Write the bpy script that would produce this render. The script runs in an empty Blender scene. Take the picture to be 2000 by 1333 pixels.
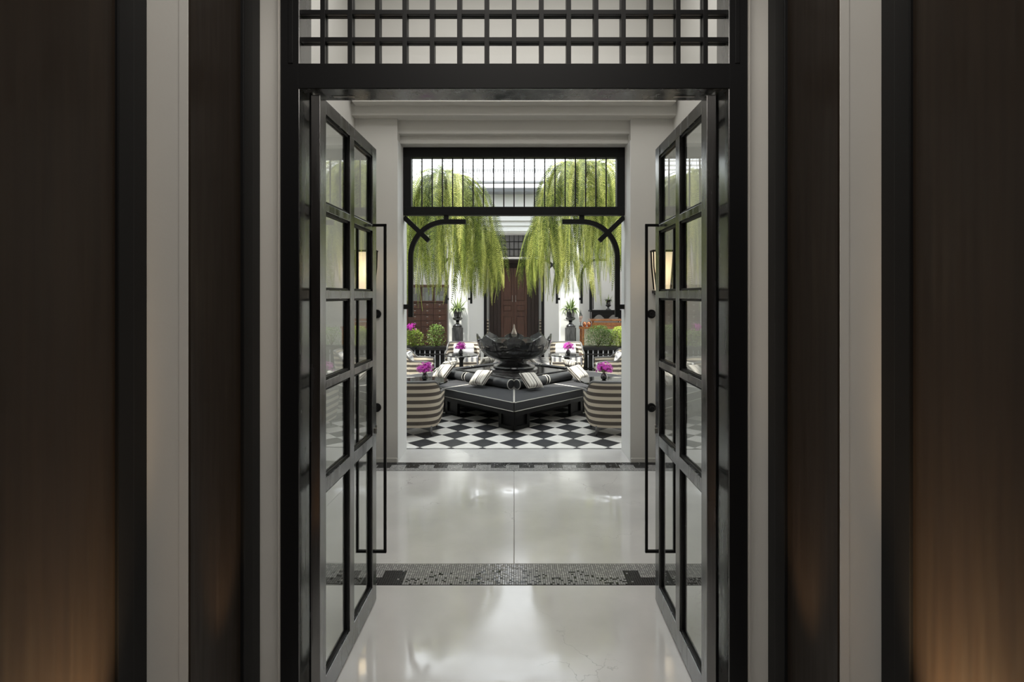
import bpy, bmesh, math, random
from mathutils import Vector, Matrix
random.seed(7)
PI = math.pi
S = bpy.context.scene
C = S.collection
# ------------------------------------------------------------------ camera, world, lights, exposure
F, HZ, CX, H = 1030.0, 577.0, 1004.0, 1.8      # focal length px, horizon row, centre column, eye height
cam_d = bpy.data.cameras.new('camera'); cam = bpy.data.objects.new('camera', cam_d); C.objects.link(cam)
cam.location = (0, 0, H); cam.rotation_euler = (PI/2, 0, 0)
cam_d.sensor_width = 36; cam_d.lens = F*36/2000
cam_d.shift_x = (1000-CX)/2000; cam_d.shift_y = (HZ-666.5)/2000
cam_d.clip_start = 0.05
S.camera = cam
W = bpy.data.worlds.new('world'); S.world = W; W.use_nodes = True
bgn = W.node_tree.nodes['Background']; bgn.inputs[0].default_value = (0.93, 0.97, 1.0, 1); bgn.inputs[1].default_value = 4.2
S.view_settings.view_transform = 'Standard'; S.view_settings.look = 'None'
S.view_settings.gamma = 1; S.view_settings.use_curve_mapping = False
S.view_settings.exposure = 0.0
def light(name, kind, loc, rot, energy, color=(1,1,1), **kw):
    d = bpy.data.lights.new(name, kind); d.energy = energy; d.color = color
    for k, v in kw.items(): setattr(d, k, v)
    o = bpy.data.objects.new(name, d); C.objects.link(o); o.location = loc; o.rotation_euler = rot
    return o
def aim(o, tgt):
    o.rotation_euler = (Vector(tgt)-o.location).to_track_quat('-Z', 'Y').to_euler()
sun = light('sun', 'SUN', (0,0,9), (0,0,0), 11.5, (1.0,0.95,0.85), angle=0.02); sun.rotation_euler = Vector((0.50,0.37,-1.0)).to_track_quat('-Z','Y').to_euler()
light('foyer_ceiling_lamp', 'AREA', (0,1.15,4.25), (0,0,0), 42, (1.0,0.95,0.88), shape='RECTANGLE', size=1.7, size_y=0.5)
light('foyer_fill_light', 'AREA', (0,-1.6,4.25), (0,0,0), 52, (1.0,0.94,0.86), shape='RECTANGLE', size=2.4, size_y=1.6)  # added fill for the white strips, unseen behind the camera
light('hall_fill_light', 'AREA', (0,3.9,5.15), (0,0,0), 66, (1.0,0.98,0.95), shape='RECTANGLE', size=2.6, size_y=1.8)  # added fill to brighten the hall wall, no fixture there
light('gallery_lamp', 'AREA', (0,14.4,4.2), (0,0,0), 90, (1.0,0.97,0.92), shape='RECTANGLE', size=7.5, size_y=1.4)
for sx, e, e2 in ((-1, 2.2, 0.5), (1, 3.6, 0.6)):
    l = light('uplight_and_glow_spot', 'SPOT', (sx*1.02,1.40,0.12), (0,0,0), e*75, (1.0,0.66,0.34), spot_size=math.radians(42), spot_blend=1.0, shadow_soft_size=0.03)
    aim(l, (sx*1.24,1.43,0.66))
    l = light('uplight_and_glow_spot', 'SPOT', (sx*0.92,1.93,0.30), (0,0,0), e2*40, (1.0,0.66,0.34), spot_size=math.radians(36), spot_blend=1.0, shadow_soft_size=0.04)  # added spot, imitates a faint lamp reflection on the inner panel
    aim(l, (sx*1.09,1.96,0.98))

# ------------------------------------------------------------------ materials
def mat(name, col, rough=0.5, metal=0.0, spec=0.5, coat=0.0, noise=None, rnoise=None, bump=None, trans=0.0):
    m = bpy.data.materials.new(name); m.use_nodes = True
    nt = m.node_tree; N = nt.nodes; L = nt.links; p = N['Principled BSDF']
    p.inputs['Base Color'].default_value = (*col, 1); p.inputs['Roughness'].default_value = rough
    p.inputs['Metallic'].default_value = metal; p.inputs['Specular IOR Level'].default_value = spec
    p.inputs['Coat Weight'].default_value = coat; p.inputs['Coat Roughness'].default_value = 0.08
    def nz(scale, detail=4, stretch=None):
        tc = N.new('ShaderNodeTexCoord'); n = N.new('ShaderNodeTexNoise'); n.inputs['Scale'].default_value = scale; n.inputs['Detail'].default_value = detail
        if stretch:
            mp = N.new('ShaderNodeMapping'); mp.inputs['Scale'].default_value = stretch; L.new(tc.outputs['Object'], mp.inputs[0]); L.new(mp.outputs[0], n.inputs[0])
        else: L.new(tc.outputs['Object'], n.inputs[0])
        return n
    if noise:   # (scale, colour2, stretch)
        n = nz(noise[0], 5, noise[2] if len(noise) > 2 else None)
        r = N.new('ShaderNodeValToRGB'); r.color_ramp.elements[0].position = 0.35; r.color_ramp.elements[1].position = 0.65
        r.color_ramp.elements[0].color = (*col,1); r.color_ramp.elements[1].color = (*noise[1],1)
        L.new(n.outputs[0], r.inputs[0]); L.new(r.outputs[0], p.inputs['Base Color'])
    if rnoise:  # (scale, lo, hi, stretch)
        n = nz(rnoise[0], 4, rnoise[3] if len(rnoise) > 3 else None)
        mr = N.new('ShaderNodeMapRange'); mr.inputs[1].default_value = 0.35; mr.inputs[2].default_value = 0.65; mr.inputs[3].default_value = rnoise[1]; mr.inputs[4].default_value = rnoise[2]
        L.new(n.outputs[0], mr.inputs[0]); L.new(mr.outputs[0], p.inputs['Roughness'])
    if bump:    # (scale, strength, dist, stretch)
        n = nz(bump[0], 5, bump[3] if len(bump) > 3 else None)
        b = N.new('ShaderNodeBump'); b.inputs['Strength'].default_value = bump[1]; b.inputs['Distance'].default_value = bump[2]
        L.new(n.outputs[0], b.inputs['Height']); L.new(b.outputs[0], p.inputs['Normal'])
    return m
def glass(name, tint=(0.93,0.95,0.94), ior=1.5):
    m = bpy.data.materials.new(name); m.use_nodes = True; nt = m.node_tree; N = nt.nodes; L = nt.links
    N.remove(N['Principled BSDF']); out = N['Material Output']
    t = N.new('ShaderNodeBsdfTransparent'); t.inputs[0].default_value = (*tint,1)
    g = N.new('ShaderNodeBsdfGlossy'); g.inputs['Roughness'].default_value = 0.0
    fr = N.new('ShaderNodeFresnel'); fr.inputs[0].default_value = ior
    mx = N.new('ShaderNodeMixShader'); ge = N.new('ShaderNodeNewGeometry'); iv = N.new('ShaderNodeMath'); iv.operation = 'SUBTRACT'; iv.inputs[0].default_value = 1; L.new(ge.outputs['Backfacing'], iv.inputs[1]); mu = N.new('ShaderNodeMath'); mu.operation = 'MULTIPLY'; L.new(fr.outputs[0], mu.inputs[0]); L.new(iv.outputs[0], mu.inputs[1]); L.new(mu.outputs[0], mx.inputs[0]); L.new(t.outputs[0], mx.inputs[1]); L.new(g.outputs[0], mx.inputs[2]); L.new(mx.outputs[0], out.inputs[0])
    return m
def leaf(name, c1, c2, tr=0.45, rough=0.4):
    m = bpy.data.materials.new(name); m.use_nodes = True; nt = m.node_tree; N = nt.nodes; L = nt.links
    p = N['Principled BSDF']; out = N['Material Output']; p.inputs['Roughness'].default_value = rough
    oi = N.new('ShaderNodeObjectInfo'); g = N.new('ShaderNodeNewGeometry'); ad = N.new('ShaderNodeMath'); ad.operation = 'ADD'
    ml = N.new('ShaderNodeMath'); ml.operation = 'MULTIPLY'; ml.inputs[1].default_value = 0.5
    L.new(oi.outputs['Random'], ad.inputs[0]); L.new(g.outputs['Random Per Island'], ad.inputs[1]); L.new(ad.outputs[0], ml.inputs[0])
    r = N.new('ShaderNodeValToRGB'); r.color_ramp.elements[0].color = (*c1,1); r.color_ramp.elements[1].color = (*c2,1)
    r.color_ramp.elements[0].position = 0.2; r.color_ramp.elements[1].position = 0.8
    L.new(ml.outputs[0], r.inputs[0]); L.new(r.outputs[0], p.inputs['Base Color'])
    t = N.new('ShaderNodeBsdfTranslucent'); mx = N.new('ShaderNodeMixShader'); mx.inputs[0].default_value = tr
    hs = N.new('ShaderNodeHueSaturation'); hs.inputs['Value'].default_value = 1.5; L.new(r.outputs[0], hs.inputs['Color']); L.new(hs.outputs[0], t.inputs[0])
    L.new(p.outputs[0], mx.inputs[1]); L.new(t.outputs[0], mx.inputs[2]); L.new(mx.outputs[0], out.inputs[0])
    return m
def stripe_mat(name, a, b, axis, period, duty=0.5, zig=0.0, zigp=0.02, extra=None, rough=0.8, off=0.0, coord='Object'):
    """woven stripes across one axis; zigzag edges; extra = second thinner stripe (colour, lo, hi)"""
    m = bpy.data.materials.new(name); m.use_nodes = True; nt = m.node_tree; N = nt.nodes; L = nt.links
    p = N['Principled BSDF']; p.inputs['Roughness'].default_value = rough; p.inputs['Specular IOR Level'].default_value = 0.25
    tc = N.new('ShaderNodeTexCoord'); sp = N.new('ShaderNodeSeparateXYZ'); L.new(tc.outputs['UV' if coord == 'UV' else 'Object'], sp.inputs[0])
    def mth(op, a0, b0=None):
        n = N.new('ShaderNodeMath'); n.operation = op
        for i, v in enumerate((a0, b0)):
            if v is None: continue
            if isinstance(v, (int, float)): n.inputs[i].default_value = v
            else: L.new(v, n.inputs[i])
        return n.outputs[0]
    v = sp.outputs[axis]
    if zig > 0:
        o = sp.outputs[0]
        tri = mth('PINGPONG', o, zigp/2)
        v = mth('ADD', v, mth('MULTIPLY', tri, zig/(zigp/2)))
    v = mth('ADD', v, off+50*period)
    f = mth('DIVIDE', mth('MODULO', v, period), period)
    k = mth('LESS_THAN', f, duty)
    mx = N.new('ShaderNodeMixRGB'); L.new(k, mx.inputs[0]); mx.inputs[1].default_value = (*b,1); mx.inputs[2].default_value = (*a,1)
    last = mx.outputs[0]
    for col, lo, hi in (extra or []):
        q = mth('MULTIPLY', mth('GREATER_THAN', f, lo), mth('LESS_THAN', f, hi))
        m2 = N.new('ShaderNodeMixRGB'); L.new(q, m2.inputs[0]); L.new(last, m2.inputs[1]); m2.inputs[2].default_value = (*col,1); last = m2.outputs[0]
    L.new(last, p.inputs['Base Color'])
    n = N.new('ShaderNodeTexNoise'); n.inputs['Scale'].default_value = 350; L.new(tc.outputs['Object'], n.inputs[0])
    bp = N.new('ShaderNodeBump'); bp.inputs['Strength'].default_value = 0.3; bp.inputs['Distance'].default_value = 0.003; L.new(n.outputs[0], bp.inputs['Height']); L.new(bp.outputs[0], p.inputs['Normal'])
    return m
WHITE = mat('white_plaster', (0.62,0.605,0.57), 0.55, noise=(2.5,(0.60,0.585,0.55)), bump=(60,0.12,0.002))
GREYW = mat('warm_grey_plaster', (0.53,0.52,0.49), 0.7, bump=(40,0.15,0.003))
CWHITE = mat('courtyard_white_paint', (0.63,0.63,0.62), 0.6, bump=(40,0.1,0.002))
BLACK = mat('black_lacquer', (0.007,0.007,0.008), 0.22, rnoise=(3,0.15,0.3,(6,6,0.5)), bump=(9,0.10,0.002,(10,10,0.25)))
BLACK.node_tree.nodes['Principled BSDF'].inputs['IOR'].default_value = 3.0
BLACKM = mat('black_satin_paint', (0.006,0.006,0.0065), 0.45, spec=0.22)
IRON = mat('black_iron', (0.005,0.005,0.0055), 0.5, spec=0.2)
BROWN = mat('bronze_brown_panel', (0.024,0.0165,0.011), 0.5, spec=0.25, noise=(2.2,(0.018,0.0125,0.0085),(18,18,0.6)), rnoise=(4,0.34,0.5,(10,10,0.6)))
WOOD = mat('dark_red_wood', (0.090,0.038,0.024), 0.45, noise=(3,(0.055,0.024,0.016),(14,3,1)))
WOOD2 = mat('dark_wood_surround', (0.030,0.014,0.011), 0.5, noise=(3,(0.018,0.010,0.008),(12,3,1)))
ORANGEW = mat('polished_amber_wood', (0.42,0.17,0.06), 0.25, noise=(3,(0.24,0.085,0.03),(6,14,8)), coat=0.5)
MARBLE = mat('black_marble', (0.009,0.009,0.010), 0.14, coat=0.5, noise=(7,(0.025,0.025,0.026),(1,1,0.5)))
PEDST = mat('black_stone', (0.022,0.022,0.024), 0.3, noise=(14,(0.06,0.06,0.06),(3,3,0.6)))
STEEL = mat('brushed_steel', (0.55,0.53,0.50), 0.28, metal=1.0)
COPPER = mat('copper', (0.75,0.36,0.20), 0.22, metal=1.0)
CREAM = mat('cream_piping', (0.50,0.48,0.44), 0.7)
CHAR = mat('charcoal_fabric', (0.030,0.031,0.034), 0.85, spec=0.3, noise=(120,(0.040,0.040,0.044)), bump=(300,0.4,0.002))
BOLST = mat('charcoal_leather', (0.030,0.031,0.034), 0.38, spec=0.45)
RIM = mat('grey_leather_rim', (0.085,0.083,0.082), 0.4)
WEAVE = stripe_mat('striped_weave', (0.085,0.072,0.062), (0.52,0.46,0.37), 2, 0.0925, 0.52, zig=0.0055, zigp=0.015, off=0.035)
SEATF = stripe_mat('pale_striped_cushion', (0.20,0.20,0.22), (0.66,0.65,0.64), 0, 0.12, 0.45)
SEATB = stripe_mat('pale_striped_back_cushion', (0.30,0.30,0.32), (0.66,0.65,0.64), 2, 0.11, 0.45)
PILLOW = stripe_mat('striped_pillow', (0.10,0.09,0.085), (0.58,0.55,0.50), 0, 0.18, 0.13, extra=[((0.12,0.11,0.10),0.24,0.30),((0.40,0.37,0.33),0.40,0.52),((0.13,0.12,0.11),0.70,0.76),((0.50,0.47,0.42),0.82,0.90)])
GLASS = glass('door_glass', ior=3.3)
ROOFG = glass('roof_glass', (0.97,0.98,0.98), 1.2)
TDARK = mat('charcoal_cement_tile', (0.022,0.023,0.026), 0.42, noise=(9,(0.035,0.036,0.040)))
TWHITE = mat('white_cement_tile', (0.66,0.65,0.62), 0.42, noise=(9,(0.58,0.57,0.54)))
GROUT = mat('grout', (0.33,0.32,0.30), 0.8)
M_D = mat('mosaic_dark', (0.014,0.014,0.016), 0.16)
M_G = mat('mosaic_grey', (0.29,0.29,0.285), 0.14)
M_L = mat('mosaic_light', (0.40,0.395,0.385), 0.14)
MGROUT = mat('mosaic_grout', (0.03,0.03,0.03), 0.7)
FROND = leaf('fern_green', (0.018,0.036,0.006), (0.23,0.28,0.055), 0.27)
FROND2 = leaf('fern_lime', (0.12,0.155,0.022), (0.56,0.57,0.17), 0.38)
LEAFD = leaf('shrub_green', (0.035,0.085,0.018), (0.20,0.30,0.06), 0.3)
LEAFP = leaf('urn_plant_green', (0.05,0.095,0.02), (0.30,0.37,0.14), 0.25)
MAG = leaf('magenta_orchid', (0.34,0.012,0.28), (0.66,0.09,0.55), 0.3)
COIR = mat('coir_fibre', (0.05,0.032,0.02), 0.95, bump=(60,1,0.01))
SOIL = mat('soil', (0.02,0.014,0.01), 1.0)
VASE = mat('black_glazed', (0.008,0.008,0.009), 0.1, coat=1)
PAPER = mat('paper_card', (0.38,0.34,0.27), 0.8)
SLATE = mat('grey_steel_beam', (0.22,0.23,0.25), 0.5)
LAMP = bpy.data.materials.new('lit_frosted_glass'); LAMP.use_nodes = True
_p = LAMP.node_tree.nodes['Principled BSDF']; _p.inputs['Base Color'].default_value = (0.8,0.7,0.55,1); _p.inputs['Emission Color'].default_value = (1.0,0.80,0.52,1); _p.inputs['Emission Strength'].default_value = 0.8
WATER = mat('dark_water', (0.12,0.14,0.13), 0.03, spec=0.8, coat=1)
def floor_mat():
    m = mat('polished_concrete', (0.51,0.504,0.495), 0.1); nt = m.node_tree; N = nt.nodes; L = nt.links; p = N['Principled BSDF']
    p.inputs['IOR'].default_value = 1.75
    tc = N.new('ShaderNodeTexCoord')
    n = N.new('ShaderNodeTexNoise'); n.inputs['Scale'].default_value = 2.2; n.inputs['Detail'].default_value = 6; L.new(tc.outputs['Object'], n.inputs[0])
    r = N.new('ShaderNodeValToRGB'); r.color_ramp.elements[0].position = 0.3; r.color_ramp.elements[1].position = 0.7
    r.color_ramp.elements[0].color = (0.47,0.464,0.452,1); r.color_ramp.elements[1].color = (0.56,0.552,0.538,1); L.new(n.outputs[0], r.inputs[0])
    # hairline cracks
    wn = N.new('ShaderNodeTexNoise'); wn.inputs['Scale'].default_value = 6; wn.inputs['Detail'].default_value = 5; L.new(tc.outputs['Object'], wn.inputs[0])
    va = N.new('ShaderNodeVectorMath'); va.operation = 'MULTIPLY_ADD'; L.new(wn.outputs[1], va.inputs[0]); va.inputs[1].default_value = (0.3,0.3,0.3); L.new(tc.outputs['Object'], va.inputs[2])
    vo = N.new('ShaderNodeTexVoronoi'); vo.feature = 'DISTANCE_TO_EDGE'; vo.inputs['Scale'].default_value = 1.5; L.new(va.outputs[0], vo.inputs[0])
    c = N.new('ShaderNodeMapRange'); c.inputs[1].default_value = 0.0; c.inputs[2].default_value = 0.004; c.inputs[3].default_value = 1; c.inputs[4].default_value = 0; L.new(vo.outputs['Distance'], c.inputs[0])
    mk = N.new('ShaderNodeTexNoise'); mk.inputs['Scale'].default_value = 1.1; L.new(tc.outputs['Object'], mk.inputs[0])
    k2 = N.new('ShaderNodeMapRange'); k2.inputs[1].default_value = 0.5; k2.inputs[2].default_value = 0.6; k2.inputs[3].default_value = 0; k2.inputs[4].default_value = 0.55; L.new(mk.outputs[0], k2.inputs[0])
    mu = N.new('ShaderNodeMath'); mu.operation = 'MULTIPLY'; L.new(c.outputs[0], mu.inputs[0]); L.new(k2.outputs[0], mu.inputs[1])
    mx = N.new('ShaderNodeMixRGB'); L.new(mu.outputs[0], mx.inputs[0]); L.new(r.outputs[0], mx.inputs[1]); mx.inputs[2].default_value = (0.15,0.14,0.13,1); L.new(mx.outputs[0], p.inputs['Base Color'])
    rn = N.new('ShaderNodeTexNoise'); rn.inputs['Scale'].default_value = 1.7; rn.inputs['Detail'].default_value = 3; L.new(tc.outputs['Object'], rn.inputs[0])
    rr = N.new('ShaderNodeMapRange'); rr.inputs[1].default_value = 0.35; rr.inputs[2].default_value = 0.65; rr.inputs[3].default_value = 0.045; rr.inputs[4].default_value = 0.20; L.new(rn.outputs[0], rr.inputs[0]); L.new(rr.outputs[0], p.inputs['Roughness'])
    bn = N.new('ShaderNodeTexNoise'); bn.inputs['Scale'].default_value = 2.5; bn.inputs['Detail'].default_value = 2; L.new(tc.outputs['Object'], bn.inputs[0])
    bp = N.new('ShaderNodeBump'); bp.inputs['Strength'].default_value = 0.12; bp.inputs['Distance'].default_value = 0.02; L.new(bn.outputs[0], bp.inputs['Height']); L.new(bp.outputs[0], p.inputs['Normal'])
    return m
FLOOR = floor_mat()

# ------------------------------------------------------------------ mesh helpers
def B(): return bmesh.new()
def box(bm, x0, x1, y0, y1, z0, z1, bev=0.0, M=None):
    if x0 > x1: x0, x1 = x1, x0
    r = bmesh.ops.create_cube(bm, size=1.0)
    vs = r['verts']
    bmesh.ops.scale(bm, vec=(x1-x0, y1-y0, z1-z0), verts=vs); bmesh.ops.translate(bm, vec=((x0+x1)/2,(y0+y1)/2,(z0+z1)/2), verts=vs)
    if bev > 0:
        es = list({e for v in vs for e in v.link_edges})
        r2 = bmesh.ops.bevel(bm, geom=es, offset=bev, segments=2, affect='EDGES', profile=0.6); vs = list({v for f in r2['faces'] for v in f.verts} | {v for v in vs if v.is_valid})
    if M is not None: bmesh.ops.transform(bm, matrix=M, verts=[v for v in vs if v.is_valid])
    return vs
def lathe(bm, prof, n=32, cx=0, cy=0, cz=0, cap=True):
    rings = []
    for r, z in prof:
        rings.append([bm.verts.new((cx+r*math.cos(2*PI*i/n), cy+r*math.sin(2*PI*i/n), cz+z)) for i in range(n)])
    for a, b in zip(rings, rings[1:]):
        for i in range(n): bm.faces.new((a[i], a[(i+1)%n], b[(i+1)%n], b[i]))
    if cap:
        bm.faces.new(list(reversed(rings[0]))); bm.faces.new(rings[-1])
def tube(bm, pts, r, n=8, closed=False, cap=True):
    pts = [Vector(p) for p in pts]; rings = []; N_ = len(pts); up = None
    for i, p in enumerate(pts):
        if closed: t = pts[(i+1)%N_]-pts[i-1]
        else: t = pts[min(i+1,N_-1)]-pts[max(i-1,0)]
        t.normalize()
        if up is None:
            up = Vector((0,0,1)) if abs(t.z) < 0.9 else Vector((1,0,0))
        s = t.cross(up)
        if s.length < 1e-5: s = t.cross(Vector((0,1,0)))
        s.normalize(); up = s.cross(t).normalized()
        rr = r[i] if isinstance(r, (list, tuple)) else r
        rings.append([bm.verts.new(p + s*rr*math.cos(2*PI*k/n) + up*rr*math.sin(2*PI*k/n)) for k in range(n)])
    m = N_ if closed else N_-1
    for i in range(m):
        a, b = rings[i], rings[(i+1)%N_]
        for k in range(n): bm.faces.new((a[k], a[(k+1)%n], b[(k+1)%n], b[k]))
    if cap and not closed: bm.faces.new(list(reversed(rings[0]))); bm.faces.new(rings[-1])
def prism(bm, poly, z0, z1):
    a = [bm.verts.new((x,y,z0)) for x, y in poly]; b = [bm.verts.new((x,y,z1)) for x, y in poly]
    n = len(poly); fs = [bm.faces.new(list(reversed(a))), bm.faces.new(b)]
    for i in range(n): fs.append(bm.faces.new((a[i], a[(i+1)%n], b[(i+1)%n], b[i])))
    return fs
def done(bm, name, m, parent=None, smooth=False, loc=None, rot=None, sub=0):
    bmesh.ops.recalc_face_normals(bm, faces=bm.faces)
    me = bpy.data.meshes.new(name); bm.to_mesh(me); bm.free()
    for q in (m if isinstance(m, (list, tuple)) else [m]): me.materials.append(q)
    if smooth:
        for f in me.polygons: f.use_smooth = True
    o = bpy.data.objects.new(name, me); C.objects.link(o)
    if smooth == 'auto':
        try:
            for f in me.polygons: f.use_smooth = True
            me.set_sharp_from_angle(angle=math.radians(38))
        except Exception: pass
    if parent: o.parent = parent
    if loc: o.location = loc
    if rot: o.rotation_euler = rot
    if sub:
        md = o.modifiers.new('sub','SUBSURF'); md.levels = sub; md.render_levels = sub
    return o
def bx(name, m, parent, x0, x1, y0, y1, z0, z1, bev=0.0):
    bm = B(); box(bm, x0, x1, y0, y1, z0, z1, bev); return done(bm, name, m, parent)
def inst(src, parent, loc=(0,0,0), rot=(0,0,0), scale=None):
    o = src.copy(); C.objects.link(o); o.parent = parent; o.location = loc; o.rotation_euler = rot
    if scale: o.scale = scale
    return o
def tag(o, label, cat, group=None):
    o['label'] = label; o['category'] = cat
    if group: o['group'] = group
    return o
def thing(name, label, cat, loc=(0,0,0), rotz=0, group=None):
    o = bpy.data.objects.new(name, None); C.objects.link(o); o.empty_display_size = 0.1
    o.location = loc; o.rotation_euler = (0,0,rotz); return tag(o, label, cat, group)
def struct(name, loc=(0,0,0), label=None, cat=None):
    o = bpy.data.objects.new(name, None); C.objects.link(o); o.location = loc; o['kind'] = 'structure'
    if label: o['label'] = label
    if cat: o['category'] = cat
    return o
def smesh(bm, name, m, label, cat):
    o = done(bm, name, m); o['kind'] = 'structure'; o['label'] = label; o['category'] = cat; return o
def dup(root, loc, rotz, label, group=None):
    r = root.copy(); C.objects.link(r); r.location = loc; r.rotation_euler = (0,0,rotz); r['label'] = label
    if group: r['group'] = group
    for ch in list(root.children):
        c = ch.copy(); C.objects.link(c); c.parent = r
        for g in list(ch.children):
            d = g.copy(); C.objects.link(d); d.parent = c
    return r

# ------------------------------------------------------------------ walls and ceilings
bm = B()   # entrance wall with white strips, stepped portal
for s in (-1, 1):
    box(bm, s*0.987, s*2.0, 2.24, 2.36, 0, 5.3)                 # white strip beside the door frame
    box(bm, s*1.09, s*2.0, 1.765, 2.24, 0, 4.3)                # first pier
    box(bm, s*1.24, s*2.0, 0.55, 1.765, 0, 4.3)                # second pier
box(bm, -0.987, 0.987, 2.24, 2.36, 3.40, 5.3)
box(bm, -1.09, 1.09, 1.765, 2.24, 3.62, 4.3)
wall_e = smesh(bm, 'wall_front', WHITE, 'stepped white plaster wall around the entrance door frame', 'wall')
for s in (-1, 1):
    bx('bead_and_lit_edge', WHITE, wall_e, s*1.09, s*1.121, 1.7628, 1.766, 0, 3.62, 0.001)
    bx('bead_and_lit_edge', CREAM, wall_e, s*0.983, s*0.989, 2.21, 2.245, 0, 3.4)  # cream strip paints the warm lit gap along the wall edge
    # black trims and bronze-brown panels on the reveals
    bx('reveal_panel', BROWN, wall_e, s*1.083, s*1.0905, 1.7655, 2.088, 0, 3.62)
    bx('reveal_trim', BLACKM, wall_e, s*1.070, s*1.0905, 2.088, 2.165, 0, 3.62, 0.003)
    bx('reveal_trim', BLACKM, wall_e, s*1.078, s*1.0905, 2.165, 2.2395, 0, 3.62, 0.003)
    bx('reveal_panel', BROWN, wall_e, s*1.233, s*1.2405, 0.55, 1.629, 0, 4.3)
    bx('reveal_trim', BLACKM, wall_e, s*1.222, s*1.2405, 1.629, 1.697, 0, 4.3, 0.003)
    bx('reveal_trim', BLACKM, wall_e, s*1.228, s*1.2405, 1.697, 1.7645, 0, 4.3, 0.003)
for s, nm, lb in ((-1,'wall_left','left white side wall of the hall beyond the glass doors'), (1,'wall_right','right white side wall of the hall beyond the glass doors')):
    bm = B(); box(bm, s*1.711, s*1.9, 2.36, 5.68, 0, 5.3); smesh(bm, nm, GREYW, lb, 'wall')
    bm = B(); box(bm, s*2.0, s*2.12, -3.0, 0.55, 0, 4.3); smesh(bm, nm, BROWN, ('left' if s < 0 else 'right')+' foyer wall behind the camera', 'wall')
bm = B(); box(bm, -2.1, 2.1, -3.1, -3.0, 0, 4.3); smesh(bm, 'wall_back', BROWN, 'dark back wall of the foyer', 'wall')
bm = B(); box(bm, -2.1, 2.1, -3.1, 2.24, 4.3, 4.4); smesh(bm, 'ceiling', BROWN, 'foyer ceiling', 'ceiling')
bm = B(); box(bm, -1.9, 1.9, 2.24, 5.7, 5.3, 5.4); smesh(bm, 'ceiling', GREYW, 'high ceiling of the hall between the doors and the courtyard', 'ceiling')
# courtyard-side wall with the big opening
bm = B()
for s in (-1, 1): box(bm, s*1.257, s*4.6, 5.68, 6.15, 0, 5.3)
box(bm, -1.257, 1.257, 5.68, 6.15, 3.703, 5.3)
box(bm, -1.257, 1.257, 5.74, 6.14, 3.561, 3.703)
box(bm, -1.257, 1.257, 5.81, 6.13, 3.472, 3.561)
box(bm, -1.711, 1.711, 5.568, 5.68, 3.80, 5.3)
box(bm, -1.711, 1.711, 5.568, 5.68, 3.703, 3.80)
box(bm, -1.67, 1.67, 5.436, 5.568, 3.80, 4.275)
wall_c = smesh(bm, 'wall_courtyard', GREYW, 'white wall with stepped lintel and square opening onto the courtyard', 'wall')
for s in (-1, 1):
    bx('jamb_lining', CWHITE, wall_c, s*1.252, s*1.2575, 5.685, 6.15, 0, 3.472)
    bx('plinth_block', GREYW, wall_c, s*1.257, s*1.70, 5.668, 5.685, 0, 0.045, 0.003)
# courtyard shell
for s, nm in ((-1,'wall_left'), (1,'wall_right')):
    bm = B(); box(bm, s*4.6, s*4.8, 5.68, 16.4, 0, 4.7); smesh(bm, nm, CWHITE, ('left' if s < 0 else 'right')+' white side wall of the courtyard', 'wall')
bm = B()
for s in (-1, 1):
    box(bm, s*1.136, s*1.59, 12.9, 13.35, 0, 3.32)              # pier
    box(bm, s*3.9, s*4.6, 12.9, 13.35, 0, 3.32)
box(bm, -4.6, 4.6, 12.9, 13.35, 3.32, 4.62)
wall_p = smesh(bm, 'wall_far', CWHITE, 'white colonnade of square piers across the far side of the courtyard', 'wall')
for z0, z1, d in ((3.36,3.40,0.05),(3.50,3.53,0.04),(3.62,3.65,0.06)):
    bx('moulding', CWHITE, wall_p, -4.6, 4.6, 12.9-d, 12.91, z0, z1)
bx('gutter', SLATE, wall_p, -4.6, 4.6, 12.55, 12.9, 4.27, 4.36); bx('gutter', SLATE, wall_p, -4.6, 4.6, 12.35, 12.50, 4.44, 4.48)
bm = B()
for s in (-1, 1):
    box(bm, s*0.86, s*4.6, 15.3, 15.5, 0, 3.9)
    box(bm, s*1.35, s*1.45, 15.5, 16.1, 0, 3.9)
box(bm, -1.45, 1.45, 16.0, 16.2, 0, 3.9); box(bm, -0.86, 0.86, 15.3, 15.5, 3.62, 3.9)
smesh(bm, 'wall_gallery', CWHITE, 'white back wall of the gallery behind the far piers', 'wall')
bm = B(); box(bm, -4.6, 4.6, 12.95, 16.4, 4.62, 4.7); smesh(bm, 'ceiling', CWHITE, 'white ceiling of the far gallery', 'ceiling')
for s in (-1, 1):
    bm = B(); box(bm, s*0.80, s*0.875, 15.28, 15.5, 0, 3.62, 0.005); o = smesh(bm, 'trim', BLACKM, ('left' if s < 0 else 'right')+' black jamb of the recess of the brown door', 'trim'); o.name = 'trim_%d' % (1 if s < 0 else 2)

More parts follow.
